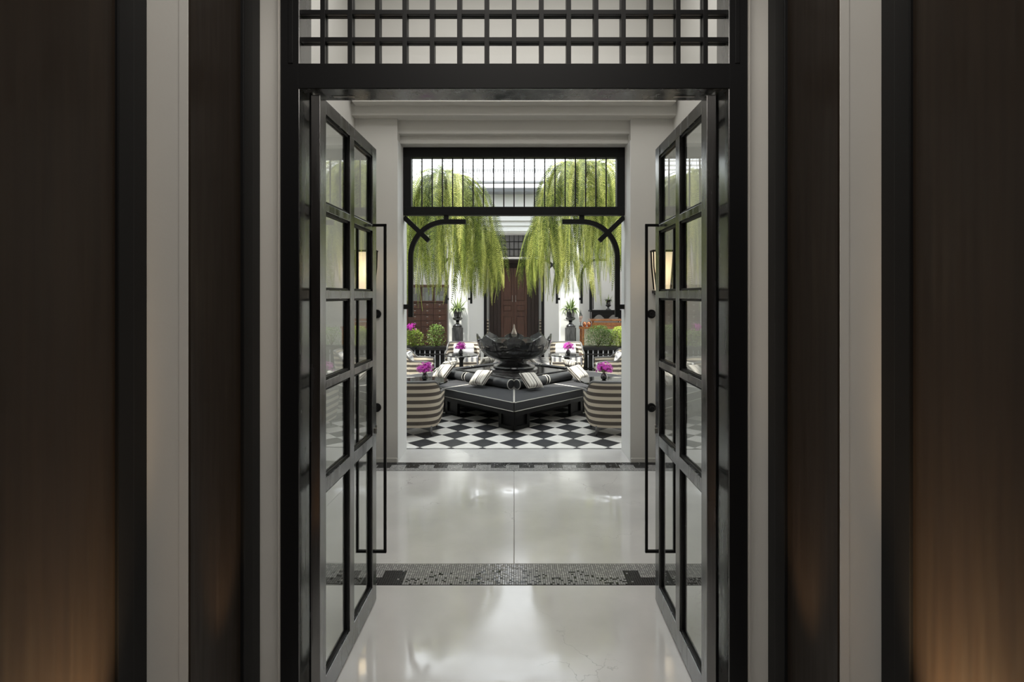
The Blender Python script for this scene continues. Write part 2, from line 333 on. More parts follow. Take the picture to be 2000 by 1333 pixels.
# ------------------------------------------------------------------ floor with slabs, mosaic bands, tiles
bm = B(); box(bm, -4.8, 4.8, -3.1, 16.4, -0.12, -0.012)
floor = smesh(bm, 'floor', GROUT, 'floor of polished concrete, mosaic bands and checkered tiles', 'floor')
def slab(x0, x1, y0, y1):
    bm = B(); box(bm, x0, x1, y0, y1, -0.05, 0.0, 0.002); return done(bm, 'slab', FLOOR, floor)
slab(-2.0, 2.0, -3.0, 3.270); slab(-1.72, -0.002, 3.536, 5.400); slab(0.002, 1.72, 3.536, 5.400); slab(-1.72, 1.72, 5.676, 6.170)
def mosaic(y0, y1, flip):
    p = 0.0142; g = 0.0017; bm = B(); nx = int(3.44/p); ny = int(round((y1-y0)/p)); py = (y1-y0)/ny; fl = {}
    for j in range(ny):
        fr = (j+0.5)/ny
        if flip: fr = 1-fr                       # 0 = dark edge, 1 = light edge
        for i in range(nx):
            x = -1.72+i*p; blk = int((x+10)/0.15) % 2
            if fr < 0.34: k = 0
            elif fr < 0.67: k = 0 if blk else 2
            else: k = 2
            if not flip and k == 0 and abs(x) < 0.70: k = random.choice((1,1,2,1,2,0)) if (int(x*9)+j//3) % 3 else random.choice((0,1,1,1))  # glare in mid-band painted as paler tiles in the dark rows
            if k == 2: k = random.choice((1,2,2,1,1))
            elif random.random() < 0.03: k = 1
            z = 0.0005+random.random()*0.0012; y = y0+j*py; t = random.uniform(-0.0004,0.0004)
            v = [bm.verts.new(c) for c in ((x+g,y+g,z),(x+p-g,y+g,z+t),(x+p-g,y+py-g,z),(x+g,y+py-g,z-t))]
            w = [bm.verts.new((q.co.x,q.co.y,-0.004)) for q in v]
            f = bm.faces.new(v); f.material_index = k
            for a in range(4):
                f = bm.faces.new((w[a], w[(a+1)%4], v[(a+1)%4], v[a])); f.material_index = k
    o = done(bm, 'mosaic_band', [M_D, M_G, M_L], floor); o['kind'] = 'stuff'
    bx('mosaic_bed', MGROUT, floor, -1.72, 1.72, y0, y1, -0.05, -0.0006)
mosaic(3.276, 3.530, False); mosaic(5.406, 5.670, True)
bx('metal_edge', BLACKM, floor, -1.258, 1.258, 6.172, 6.19, -0.05, 0.001)
def clip(poly, axis, val, keep_greater):
    out = []
    for i in range(len(poly)):
        a, b = poly[i], poly[(i+1)%len(poly)]
        ia = (a[axis] >= val) == keep_greater; ib = (b[axis] >= val) == keep_greater
        if ia: out.append(a)
        if ia != ib:
            t = (val-a[axis])/(b[axis]-a[axis]); out.append((a[0]+t*(b[0]-a[0]), a[1]+t*(b[1]-a[1])))
    return out
DG = 0.3715; hd = DG/2; cand = []
for j in range(-6, 70):
    for i in range(-28, 29):
        if (i+j) % 2: continue
        cx = i*hd; cy = 6.985-hd+j*hd                  # black at i even, j even
        dark = (i % 2 == 0)
        g = 0.0035; q = [(cx,cy-hd+g),(cx+hd-g,cy),(cx,cy+hd-g),(cx-hd+g,cy)]
        q = clip(q, 1, 6.192, True)
        if len(q) > 2: q = clip(q, 0, -4.6, True)
        if len(q) > 2: q = clip(q, 0, 4.6, False)
        if len(q) < 3: continue
        if cy > 16.2: continue
        cand.append((cy/1.0 + (3 if abs(cx) > cy*0.215 else 0), q, dark, cx, cy))
cand.sort(key=lambda t: t[0])
def tile_mesh(bm, q, cx, cy):
    ins = [(cx+(x-cx)*0.985, cy+(y-cy)*0.985) if len(q) == 4 else (x, y) for x, y in q]
    t = [bm.verts.new((x-cx,y-cy,0.0)) for x, y in ins]; b = [bm.verts.new((x-cx,y-cy,-0.004)) for x, y in q]; c = [bm.verts.new((x-cx,y-cy,-0.03)) for x, y in q]
    n = len(q); bm.faces.new(t)
    for i in range(n):
        bm.faces.new((b[i],b[(i+1)%n],t[(i+1)%n],t[i])); bm.faces.new((c[i],c[(i+1)%n],b[(i+1)%n],b[i]))
full = {}; rest = [B(), B()]
for n, (_, q, dark, cx, cy) in enumerate(cand):
    if n < 300:
        if len(q) == 4:
            if dark not in full:
                bm = B(); tile_mesh(bm, q, cx, cy); o = done(bm, 'tile', TDARK if dark else TWHITE, floor, loc=(cx,cy,0)); full[dark] = o
            else: inst(full[dark], floor, (cx,cy,random.uniform(-0.0008,0.0004)))
        else:
            bm = B(); tile_mesh(bm, q, cx, cy); done(bm, 'tile', TDARK if dark else TWHITE, floor, loc=(cx,cy,0))
    else:
        bm = rest[0 if dark else 1]; v0 = len(bm.verts); tile_mesh(bm, q, cx, cy); bm.verts.ensure_lookup_table()
        for v in bm.verts[v0:]: v.co.x += cx; v.co.y += cy
for bm, m in zip(rest, (TDARK, TWHITE)):
    o = done(bm, 'distant_tiles', m, floor); o['kind'] = 'stuff'

# ------------------------------------------------------------------ entrance door frame, lattice transom, door leaves
fr = struct('trim_3', label='black lacquered door frame around the entrance', cat='door frame')
ZS = 2.67
for s in (-1, 1):
    bx('jamb', BLACK, fr, s*0.905, s*0.987, 2.224, 2.356, 0, 3.40, 0.003)
    bx('jamb_moulding', BLACKM, fr, s*0.930, s*0.950, 2.216, 2.226, 2.776, 3.40, 0.002)
bx('head_rail', BLACK, fr, -0.905, 0.905, 2.224, 2.356, ZS, 2.776, 0.003)
bx('sheen_cover', BLACKM, fr, -0.908, 0.908, 2.219, 2.2245, ZS+0.002, 2.776, 0.001)  # added sheet, keeps lamp sheen off the lacquered frame front
bx('top_rail', BLACKM, fr, -0.905, 0.905, 2.224, 2.356, 3.32, 3.40, 0.003)
for s in (-1, 1):
    bx('gap_filler', BLACKM, fr, s*0.897, s*0.906, 2.350, 2.355, 0, 2.67)  # added black filler, blocks the bright gap beside the open leaf
    bx('sheen_cover', BLACKM, fr, s*0.908, s*0.987, 2.219, 2.2245, 0, 3.40, 0.001); bx('pivot_plate', STEEL, fr, s*0.70, s*0.79, 2.30, 2.318, ZS-0.0015, ZS+0.002)
tw = struct('window_1', label='black square lattice transom above the entrance doors', cat='transom')
P0 = 53.35*2.24/F
def lat_bar(x0, x1, y0, y1, z0, z1, vert):
    bm = B(); m1, m2 = y0+(y1-y0)*0.46, y0+(y1-y0)*0.60; g = 0.003
    box(bm, x0, x1, y0, m1, z0, z1, 0.001); box(bm, x0, x1, m2, y1, z0, z1, 0.001)
    if vert: box(bm, x0+g, x1-g, m1-0.001, m2+0.001, z0, z1)
    else: box(bm, x0, x1, m1-0.001, m2+0.001, z0+g, z1-g)
    return done(bm, 'lattice_bar', LATT, tw)
LATT = mat('lattice_satin_black', (0.006,0.006,0.0065), 0.38, spec=0.3)
for i in range(1, 16):
    x = -0.928+P0*i; lat_bar(x-0.0098, x+0.0098, 2.235, 2.278, 2.776, 3.32, True)
for k in range(1, 5):
    zz = 2.776+P0*k - 0.006; lat_bar(-0.905, 0.905, 2.236, 2.277, zz-0.0095, zz+0.0095, False)

def door_leaf(sign, name, label, hx, ang):
    """sign -1 = left leaf; local x = thickness away from the passage, local y = along the leaf"""
    root = struct(name, (hx, 2.26, 0), label, 'door'); root.rotation_euler = (0,0,ang)
    T = 0.040*sign; Wd = 0.85; z0, z1 = 0.008, 2.66
    y = [0, 0.068, 0.387, 0.451, 0.776, 0.85]
    for a, b in ((y[0],y[1]),(y[4],y[5])): bx('stile', BLACK, root, 0, T, a, b, z0, z1, 0.002)
    bx('muntin', BLACK, root, 0, T, y[2], y[3], z0+0.105, z1-0.06, 0.002)
    rails = [(z0,0.116),(0.930,0.992),(1.388,1.424),(1.783,1.823),(2.170,2.206),(2.600,z1)]
    for i, (a, b) in enumerate(rails):
        wide = i in (0,1,5)
        for c, d in (((y[1],y[4]),) if i in (0,5) else ((y[1],y[2]),(y[3],y[4]))):
            bx('rail' if wide else 'muntin', BLACK, root, 0, T, c, d, a, b, 0.002)
    for (a, b) in zip(rails, rails[1:]):
        za, zb = a[1], b[0]
        for c, d in ((y[1],y[2]),(y[3],y[4])):
            pn = bx('pane', GLASS, root, T*0.5-0.002, T*0.5+0.002, c+0.002, d-0.002, za+0.002, zb-0.002)
            bm = B()      # glazing beads both sides
            for t0, t1 in ((0.22*T,0.44*T),(0.56*T,0.78*T)):
                for e0, e1, f0, f1 in ((c,c+0.011,za,zb),(d-0.011,d,za,zb),(c+0.011,d-0.011,za,za+0.011),(c+0.011,d-0.011,zb-0.011,zb)):
                    box(bm, t0, t1, e0, e1, f0, f1)
            done(bm, 'glazing_bead', BLACKM, pn)
    for side in (-1, 1):        # pull handles on both faces
        off = 0.062; base = 0 if side == -1 else T; d = -sign if side == -1 else sign; yy = 0.812; r = 0.0075
        bm = B()
        xa, xb = base, base+d*off
        box(bm, xb-r, xb+r, yy-r, yy+r, 0.30, 2.215, 0.001)
        for zz in (0.30, 2.20): box(bm, min(xa,xb+d*r), max(xa,xb+d*r), yy-r, yy+r, zz, zz+0.015, 0.001)
        done(bm, 'pull_handle', IRON, root)
    bm = B(); box(bm, min(0,T)-0.004, max(0,T)+0.004, 0.846, 0.856, 0.985, 1.035, 0.001); box(bm, -sign*0.004-0.006, -sign*0.004+0.006, 0.825, 0.845, 0.99, 1.02, 0.001)
    done(bm, 'latch', STEEL, root)
    return root
door_leaf(-1, 'door_1', 'left black glazed door leaf standing open', -0.831, -0.0225)
door_leaf(1, 'door_2', 'right black glazed door leaf standing open', 0.826, -0.0090)

# lanterns and round fittings on the courtyard-side wall
def lantern(x, label):
    t = thing('wall_lantern', label, 'wall lamp', (x,5.68,1.80))
    bm = B()
    for sx in (-1, 1):
        tube(bm, [(sx*0.105,-0.06,0.46),(sx*0.10,-0.06,0.3),(sx*0.075,-0.06,0.06)], 0.008, 6)
        tube(bm, [(sx*0.105,-0.16,0.46),(sx*0.10,-0.16,0.3),(sx*0.075,-0.16,0.06)], 0.008, 6)
    box(bm, -0.115,0.115,-0.17,-0.05,0.46,0.475)
    done(bm, 'frame', IRON, t)
    bm = B()
    a = [(-0.098,-0.15,0.455),(0.098,-0.15,0.455),(0.098,-0.07,0.455),(-0.098,-0.07,0.455)]; b = [(-0.07,-0.14,0.05),(0.07,-0.14,0.05),(0.07,-0.08,0.05),(-0.07,-0.08,0.05)]
    va = [bm.verts.new(p) for p in a]; vb = [bm.verts.new(p) for p in b]; bm.faces.new(va); bm.faces.new(vb[::-1])
    for i in range(4): bm.faces.new((va[i],va[(i+1)%4],vb[(i+1)%4],vb[i]))
    done(bm, 'shade', LAMP, t)
    bm = B(); box(bm,-0.08,0.08,-0.16,0,0.02,0.05); box(bm,-0.06,0.06,-0.14,-0.02,0.005,0.02); box(bm,-0.04,0.04,-0.12,-0.03,-0.012,0.005); done(bm, 'base', IRON, t)
    bx('back_plate', IRON, t, -0.05, 0.05, -0.02, 0, 0.02, 0.44)
    light('lantern_bulb', 'POINT', (x,5.42,2.05), (0,0,0), 1.2, (1.0,0.72,0.42), shadow_soft_size=0.05)
lantern(-1.565, 'black lantern on the hall wall behind the left door leaf')
lantern(1.565, 'black lantern on the hall wall behind the right door leaf')
def round_fit(x, z, label):
    t = thing('door_stop', label, 'door stop', (x,5.68,z), 0, 'round black wall fittings')
    bm = B(); lathe(bm, [(0.048,0),(0.048,0.012),(0.044,0.02)], 24); o = done(bm, 'back_plate', IRON, t, smooth='auto'); o.rotation_euler = (PI/2,0,0)
    bm = B(); lathe(bm, [(0.024,0.018),(0.026,0.05),(0.018,0.062)], 20); o = done(bm, 'knob', IRON, t, smooth='auto'); o.rotation_euler = (PI/2,0,0)
for s, w in ((-1,'left'),(1,'right')):
    round_fit(s*1.478, 1.598, 'upper round black fitting on the wall beside the %s door leaf' % w)
    round_fit(s*1.478, 0.590, 'lower round black fitting on the wall beside the %s door leaf' % w)

# courtyard opening: barred transom and curved brackets
w2 = struct('window_2', (0,5.953,0), 'black iron barred transom across the top of the courtyard opening', 'transom')
for x0, x1, z0, z1 in ((-1.252,1.252,3.361,3.470),(-1.252,1.252,2.707,2.800)):
    bx('frame_rail', IRON, w2, x0, x1, 0, 0.10, z0, z1, 0.003)
for s in (-1, 1): bx('frame_stile', IRON, w2, s*1.162, s*1.252, 0, 0.10, 2.800, 3.361, 0.003)
for i in range(1, 20):
    x = -1.162+i*0.1162; bx('bar', IRON, w2, x-0.0065, x+0.0065, 0.03, 0.045, 2.800, 3.361)
K = 5.953/F
def bracket(side, loc, label, group):
    """drawn for the left side; side=+1 mirrors it; origin at the wall face, top of the bracket z = 2.707"""
    t = thing('arch_bracket', label, 'bracket', loc, 0, group)
    def P(px, py): return ((px-787.0)*K*(-side), (577-py)*K)
    w = 4.6*K
    def strip(pts, nm):
        bm = B(); L_, R_ = [], []; o_ = {'arch_bar':0, 'diagonal_brace':-0.004}.get(nm, 0.003)
        P2 = [Vector(P(*q)) for q in pts]
        for i, q in enumerate(P2):
            d = (P2[min(i+1,len(P2)-1)]-P2[max(i-1,0)]).normalized(); n = Vector((-d.y, d.x))*w; L_.append(q+n); R_.append(q-n)
        fa = [bm.verts.new((v.x,o_,v.y)) for v in L_]; fb = [bm.verts.new((v.x,o_,v.y)) for v in R_]
        ga = [bm.verts.new((v.x,0.05-o_,v.y)) for v in L_]; gb = [bm.verts.new((v.x,0.05-o_,v.y)) for v in R_]
        n = len(fa)
        for i in range(n-1):
            bm.faces.new((fa[i],fa[i+1],fb[i+1],fb[i])); bm.faces.new((ga[i],gb[i],gb[i+1],ga[i+1]))
            bm.faces.new((fa[i],ga[i],ga[i+1],fa[i+1])); bm.faces.new((fb[i],fb[i+1],gb[i+1],gb[i]))
        for e in (0, n-1): bm.faces.new((fa[e],fb[e],gb[e],ga[e]))
        done(bm, nm, IRON, t)
    arc = [(870-69.5*math.cos(a), 502-69.5*math.sin(a)) for a in [PI/2*i/16 for i in range(17)]]
    strip([(800.5,620)]+arc+[(909,432.5)], 'arch_bar')
    strip([(788,424),(836,470)], 'diagonal_brace')
    strip([(870.5,419.8),(870.5,431)], 'top_tie'); strip([(786.5,599.8),(799,599.8)], 'wall_tie')
    return t
gb = 'curved iron brackets of the near opening'
bracket(-1, (-1.252,5.97,H), 'curved black iron bracket in the top left corner of the courtyard opening', gb)
bracket(1, (1.252,5.97,H), 'curved black iron bracket in the top right corner of the courtyard opening', gb)
gf = 'curved iron brackets on the far piers'
for x, sd, lb in ((-1.136,-1,'far bracket on the inner side of the left white pier'),(-1.59,1,'far bracket on the outer side of the left white pier'),
                  (1.136,1,'far bracket on the inner side of the right white pier'),(1.59,-1,'far bracket on the outer side of the right white pier')):
    bracket(sd, (x,13.0,H+0.04), 'black iron ' + lb, gf)

# ------------------------------------------------------------------ skylight roof of the courtyard
rf = struct('ceiling', label='glazed skylight roof with white beams over the courtyard', cat='skylight'); rf.name = 'skylight_roof'
for i in (0,1,7,8):
    x = -4.4+1.1*i; bx('rafter', CWHITE, rf, x-0.03, x+0.03, 6.15, 12.95, 4.66, 4.80)
for j in range(16):
    y = 6.3+0.43*j; bx('purlin', CWHITE, rf, -4.6, 4.6, y-0.008, y+0.008, 4.80, 4.84)
for y in (9.6,): bx('cross_beam', CWHITE, rf, -4.6, 4.6, y-0.05, y+0.05, 4.52, 4.66)
for i in range(8):
    x = -4.4+1.1*i; bx('roof_pane', ROOFG, rf, x+0.01, x+1.09, 6.2, 12.9, 4.845, 4.853)

bm = B()
for k in range(40): x = -1.2+0.06*k; box(bm, x-0.006, x+0.006, 11.9, 11.912, 4.56, 4.66)
for k in range(4): box(bm, -1.2, 1.2, 11.9, 11.912, 4.556+0.033*k, 4.566+0.033*k)
o = done(bm, 'mesh_grille', SLATE, rf); o['kind'] = 'stuff'

# ------------------------------------------------------------------ square banquette around the fountain
DC = 8.87
sofa = thing('banquette_sofa', 'large square charcoal banquette with white piping around the lotus fountain', 'sofa', (0,DC,0))
r2 = math.sqrt(2)
U = Vector((-1,1))/r2; V = Vector((1,1))/r2; O0 = Vector((0,-2.10))
def sp(s, v): q = O0+U*s+V*v; return (q.x, q.y)
Ls = 2.97; Wc = 0.785-0.0
def cushion(s0, s1, m0, m1):
    g = 0.006
    poly = [sp(s0+g,0), sp(s1-g,0), sp(s1-g-(Wc if m1 else 0), Wc), sp(s0+g+(Wc if m0 else 0), Wc)]
    poly = poly[::-1]
    bm = B(); prism(bm, poly, 0.297, 0.420)
    bmesh.ops.bevel(bm, geom=list(bm.edges), offset=0.014, segments=2, affect='EDGES', profile=0.6)
    o = done(bm, 'seat_cushion', CHAR, sofa, smooth='auto')
    c = Vector((sum(p[0] for p in poly)/4, sum(p[1] for p in poly)/4))
    for z in (0.302, 0.416):
        q = [Vector(p) for p in poly]; pts = []
        for i in range(4):
            a, b = q[i], q[(i+1)%4]; a2 = a+(c-a).normalized()*0.004; b2 = b+(c-b).normalized()*0.004
            for k in range(12): pts.append((*(a2.lerp(b2, 0.01+0.98*k/11)), z))
        bm = B(); tube(bm, pts, 0.0052, 6, closed=True); done(bm, 'piping', CREAM, o, smooth=True)
    return o
protos = [cushion(0, Ls/2, True, False), cushion(Ls/2, Ls, False, True)]
def bolster(s0, s1):
    R = 0.071; bm = B(); v = 0.66; a = Vector((*sp(s0,v),0.418+R)); b = Vector((*sp(s1,v),0.418+R)); d = (b-a).normalized()
    L_ = (b-a).length; pts = []; rr = []
    for t, r in ((0,0.02),(0.001,0.045),(0.004,0.063),(0.014,R),(L_-0.014,R),(L_-0.004,0.063),(L_-0.001,0.045),(L_,0.02)):
        pts.append(a+d*t); rr.append(r)
    tube(bm, pts, rr, 28); o = done(bm, 'bolster', BOLST, sofa, smooth='auto')
    for t in (0.010, L_-0.010):
        bm = B(); c = a+d*t; n1 = Vector((0,0,1)); n2 = d.cross(n1)
        tube(bm, [c+n1*R*math.cos(x)+n2*R*math.sin(x) for x in [2*PI*k/28 for k in range(28)]], 0.006, 6, closed=True); done(bm, 'piping', CREAM, o, smooth=True)
    return o
bolsters = [(bolster(0.715,1.72),0),(bolster(1.76,2.50),0),(bolster(Ls-1.72,Ls-0.715),3),(bolster(Ls-2.50,Ls-1.76),3),(bolster(1.02,1.60),1),(bolster(1.64,2.26),1),(bolster(0.715,1.33),2),(bolster(1.37,1.95),2)]
for b_, k_ in bolsters: b_.rotation_euler = (0,0,k_*PI/2)
for k in range(1, 4):
    Mr = Matrix.Rotation(k*PI/2, 4, 'Z')
    for p in protos:
        c = p.copy(); C.objects.link(c); c.rotation_euler = (0,0,k*PI/2)
        for g_ in p.children:
            d = g_.copy(); C.objects.link(d); d.parent = c
def obox(bm, s0, s1, v0, v1, z0, z1, k=0):
    q = [sp(s0,v0), sp(s1,v0), sp(s1,v1), sp(s0,v1)]; q = [tuple(Matrix.Rotation(k*PI/2,2)@Vector(p)) for p in q]
    prism(bm, q[::-1], z0, z1)
bm = B()
for k in range(4): obox(bm, 0.01, Ls-0.01, 0.01, 0.05, 0.238, 0.297, k); obox(bm, 0.05, Ls-0.05, 0.05, 0.80, 0.275, 0.297, k)
done(bm, 'seat_frame', BLACKM, sofa)
bm = B()
for k in range(4): obox(bm, 0.62, Ls-0.62, 0.62, 0.66, 0.0, 0.275, k)
done(bm, 'dark_void_core', BLACKM, sofa)  # added black core, stands in for the dark void under the seats
def plinth_leg(s0, s1, k):
    bm = B(); v = 0.15
    obox(bm, s0, s0+0.05, v, v+0.05, 0, 0.275, k); obox(bm, s1-0.05, s1, v, v+0.05, 0, 0.275, k)
    obox(bm, s0, s1, v, v+0.05, 0, 0.05, k); obox(bm, s0, s1, v+0.001, v+0.05, 0.205, 0.275, k)
    obox(bm, s0+0.04, s1-0.04, v+0.028, v+0.045, 0.04, 0.21, k)
    done(bm, 'plinth_leg', BLACKM, sofa)
for k in range(4):
    plinth_leg(0.15, 0.45, k); plinth_leg(1.34, 1.63, k); plinth_leg(Ls-0.45, Ls-0.15, k)
# stone platform
plat = thing('fountain_platform', 'polished black stone platform carrying the lotus fountain inside the banquette', 'platform', (0,DC,0))
hdp = 0.99
def dia(h): return [(0,-h),(h,0),(0,h),(-h,0)]
bm = B(); prism(bm, dia(hdp), 0.46, 0.545); bmesh.ops.bevel(bm, geom=list(bm.edges), offset=0.006, segments=2, affect='EDGES'); done(bm, 'top_slab', MARBLE, plat)
bm = B(); prism(bm, dia(hdp-0.05), 0.0, 0.46); done(bm, 'body', PEDST, plat)
for k in range(4):
    bm = B(); a = Vector((0,-hdp)); b = Vector((hdp,0)); tube(bm, [(a.x,a.y+0.02,0.552),(b.x-0.02,b.y,0.552)], 0.012, 8); done(bm, 'edge_bead', MARBLE, plat, rot=(0,0,k*PI/2))
# lotus fountain
ft = thing('lotus_fountain', 'black marble lotus bowl fountain with brass drop finial in the middle', 'fountain', (0,DC,0.55))
bm = B()
lathe(bm, [(0.0,0.0),(0.40,0.0),(0.40,0.025),(0.385,0.035),(0.345,0.04),(0.355,0.055),(0.345,0.075),(0.30,0.085),(0.275,0.095),(0.262,0.115),(0.25,0.14),(0.245,0.155),(0.255,0.165),(0.262,0.175),(0.25,0.185),(0.0,0.185)], 48, cap=False)
done(bm, 'pedestal', MARBLE, ft, smooth='auto')
prof = [(0.20,0.165),(0.31,0.180),(0.40,0.208),(0.485,0.258),(0.548,0.325),(0.585,0.39),(0.607,0.455),(0.622,0.52),(0.636,0.60)]
def rprof(z):
    for (r0,z0),(r1,z1) in zip(prof, prof[1:]):
        if z <= z1: return r0+(r1-r0)*max(0,(z-z0)/(z1-z0))
    return prof[-1][0]
def petal(main):
    half = math.radians(16.0 if main else 6.4); nu = 14 if main else 6; nz = 12; th = 0.028
    def top(u):      # u in -1..1
        a = abs(u)
        if not main: return 0.500
        if a < 0.06: return 0.603-a*0.06
        if a < 0.76: return 0.60-0.058*((a-0.06)/0.70)**0.85
        if a < 0.88: return 0.530
        return 0.515
    bm = B(); us = [-1,-0.88,-0.879,-0.76,-0.759]+[(-0.7+1.4*i/nu) for i in range(nu+1)]+[0.759,0.76,0.879,0.88,1] if main else [-1+2*i/nu for i in range(nu+1)]
    O_, I_ = [], []
    for u in us:
        t = top(u*0.9999); co, ci = [], []
        for j in range(nz+1):
            z = 0.165+(t-0.165)*j/nz; bulge = (0.012 if main else 0.006)*(1-u*u)*math.sin(PI*min(1,(z-0.165)/0.42)) - (0.0 if main else 0.008)
            th_ang = u*half; r = rprof(z)+bulge
            for lst, rr in ((co, r),(ci, max(0.05, r-th))):
                lst.append(bm.verts.new((rr*math.sin(th_ang), -rr*math.cos(th_ang), z)))
        O_.append(co); I_.append(ci)
    m = len(us)
    for i in range(m-1):
        for j in range(nz):
            bm.faces.new((O_[i][j],O_[i+1][j],O_[i+1][j+1],O_[i][j+1])); bm.faces.new((I_[i][j],I_[i][j+1],I_[i+1][j+1],I_[i+1][j]))
        bm.faces.new((O_[i][nz],O_[i+1][nz],I_[i+1][nz],I_[i][nz])); bm.faces.new((O_[i][0],I_[i][0],I_[i+1][0],O_[i+1][0]))
    for e in (0, m-1):
        for j in range(nz): bm.faces.new((O_[e][j],O_[e][j+1],I_[e][j+1],I_[e][j]))
    return done(bm, 'petal', MARBLE, ft, smooth='auto')
pa, pb = petal(True), petal(False)
for k in range(1, 8): inst(pa, ft, rot=(0,0,k*PI/4))
pb.rotation_euler = (0,0,PI/8)
for k in range(1, 8): inst(pb, ft, rot=(0,0,PI/8+k*PI/4))
bm = B(); lathe(bm, [(0.0,0.487),(0.585,0.487)], 48, cap=False); done(bm, 'water', WATER, ft)
bm = B(); lathe(bm, [(0.0,0.18),(0.34,0.21),(0.56,0.40),(0.575,0.455),(0.565,0.46)], 40, cap=False); done(bm, 'inner_bowl', MARBLE, ft, smooth=True)
bm = B(); lathe(bm, [(0.0,0.545),(0.03,0.552),(0.045,0.573),(0.049,0.598),(0.044,0.625),(0.033,0.655),(0.022,0.682),(0.017,0.702),(0.016,0.722),(0.011,0.748),(0.0,0.768)], 24, cap=False); lathe(bm, [(0.012,0.47),(0.012,0.55)], 12); done(bm, 'finial', mat('aged_brass', (0.30,0.26,0.23), 0.2, metal=1.0), ft, smooth=True)

# striped pillows
def pillow(loc, rot, label, group, proto=[None]):
    if proto[0] is None:
        bm = B(); n = 14; w = 0.146; top = {}; bot = {}
        for i in range(n+1):
            for j in range(n+1):
                u = -1+2*i/n; v = -1+2*j/n
                e = 1-0.09*(1-abs(v)**2.2)*abs(u)**6; e2 = 1-0.09*(1-abs(u)**2.2)*abs(v)**6
                th = 0.058*((1-u**4)*(1-v**4))**0.5+0.004
                x, y = u*w*e, v*w*e2
                top[i,j] = bm.verts.new((x,y,th))
                bot[i,j] = bm.verts.new((x,y,-th)) if 0 < i < n and 0 < j < n else top[i,j]
        for i in range(n):
            for j in range(n):
                bm.faces.new((top[i,j],top[i+1,j],top[i+1,j+1],top[i,j+1]))
                q = [bot[i,j],bot[i,j+1],bot[i+1,j+1],bot[i+1,j]]
                try: bm.faces.new(q)
                except ValueError: pass
        o = done(bm, 'throw_pillow', PILLOW, smooth=True); proto[0] = o
        e = B(); pts = []
        for s_, ax in ((1,0),(1,1),(-1,0),(-1,1)):
            for k in range(8):
                t = -1+2*k/8
                u, v = ((t,-1) if (s_,ax) == (1,0) else (1,t) if (s_,ax) == (1,1) else (-t,1) if (s_,ax) == (-1,0) else (-1,-t))
                ee = 1-0.09*(1-abs(v)**2.2)*abs(u)**6; e2 = 1-0.09*(1-abs(u)**2.2)*abs(v)**6
                pts.append((u*w*ee, v*w*e2, 0.004))
        tube(e, pts, 0.004, 5, closed=True); done(e, 'piping', CREAM, o, smooth=True)
    else:
        s = proto[0]; o = s.copy(); C.objects.link(o)
        for g_ in s.children: d = g_.copy(); C.objects.link(d); d.parent = o
    o.location = loc; o.rotation_euler = rot; return tag(o, label, 'pillow', group)
def sofa_pillow(k, s, label, roll=0.0, v=0.465, tilt=40):
    """leaning on the bolster of side k at run s"""
    p = Vector(sp(s, v)); p = Matrix.Rotation(k*PI/2,2)@p
    u = Matrix.Rotation(k*PI/2,2)@U; vv = Matrix.Rotation(k*PI/2,2)@V
    up = (Vector((vv.x,vv.y,0))*math.cos(math.radians(tilt))+Vector((0,0,1))*math.sin(math.radians(tilt)))
    xx = -Vector((u.x,u.y,0)); zz = xx.cross(up)
    if zz.z < 0: xx = -xx; zz = -zz
    M = Matrix((xx,up,zz)).transposed(); M = M@Matrix.Rotation(roll,3,'Z')
    pillow((p.x, p.y+DC, 0.556), M.to_euler(), label, 'striped throw pillows on the banquette')
gp = None
sofa_pillow(0, 1.18, 'striped pillow left of the front corner of the banquette', 0.12)
sofa_pillow(0, 2.10, 'striped pillow at the left end of the front seats, beside the left flower table', 0.10)
sofa_pillow(3, Ls-1.18, 'striped pillow right of the front corner of the banquette', -0.12)
sofa_pillow(3, Ls-2.10, 'striped pillow at the right end of the front seats, beside the right flower table', -0.10)
sofa_pillow(1, 1.05, 'striped pillow on the back left seat nearer the left corner', 0.1)
sofa_pillow(1, 2.15, 'striped pillow on the back left seat beside the fountain bowl', -0.1)
sofa_pillow(2, Ls-1.05, 'striped pillow on the back right seat nearer the right corner', 0.1)
sofa_pillow(2, Ls-2.15, 'striped pillow on the back right seat beside the fountain bowl', -0.1)

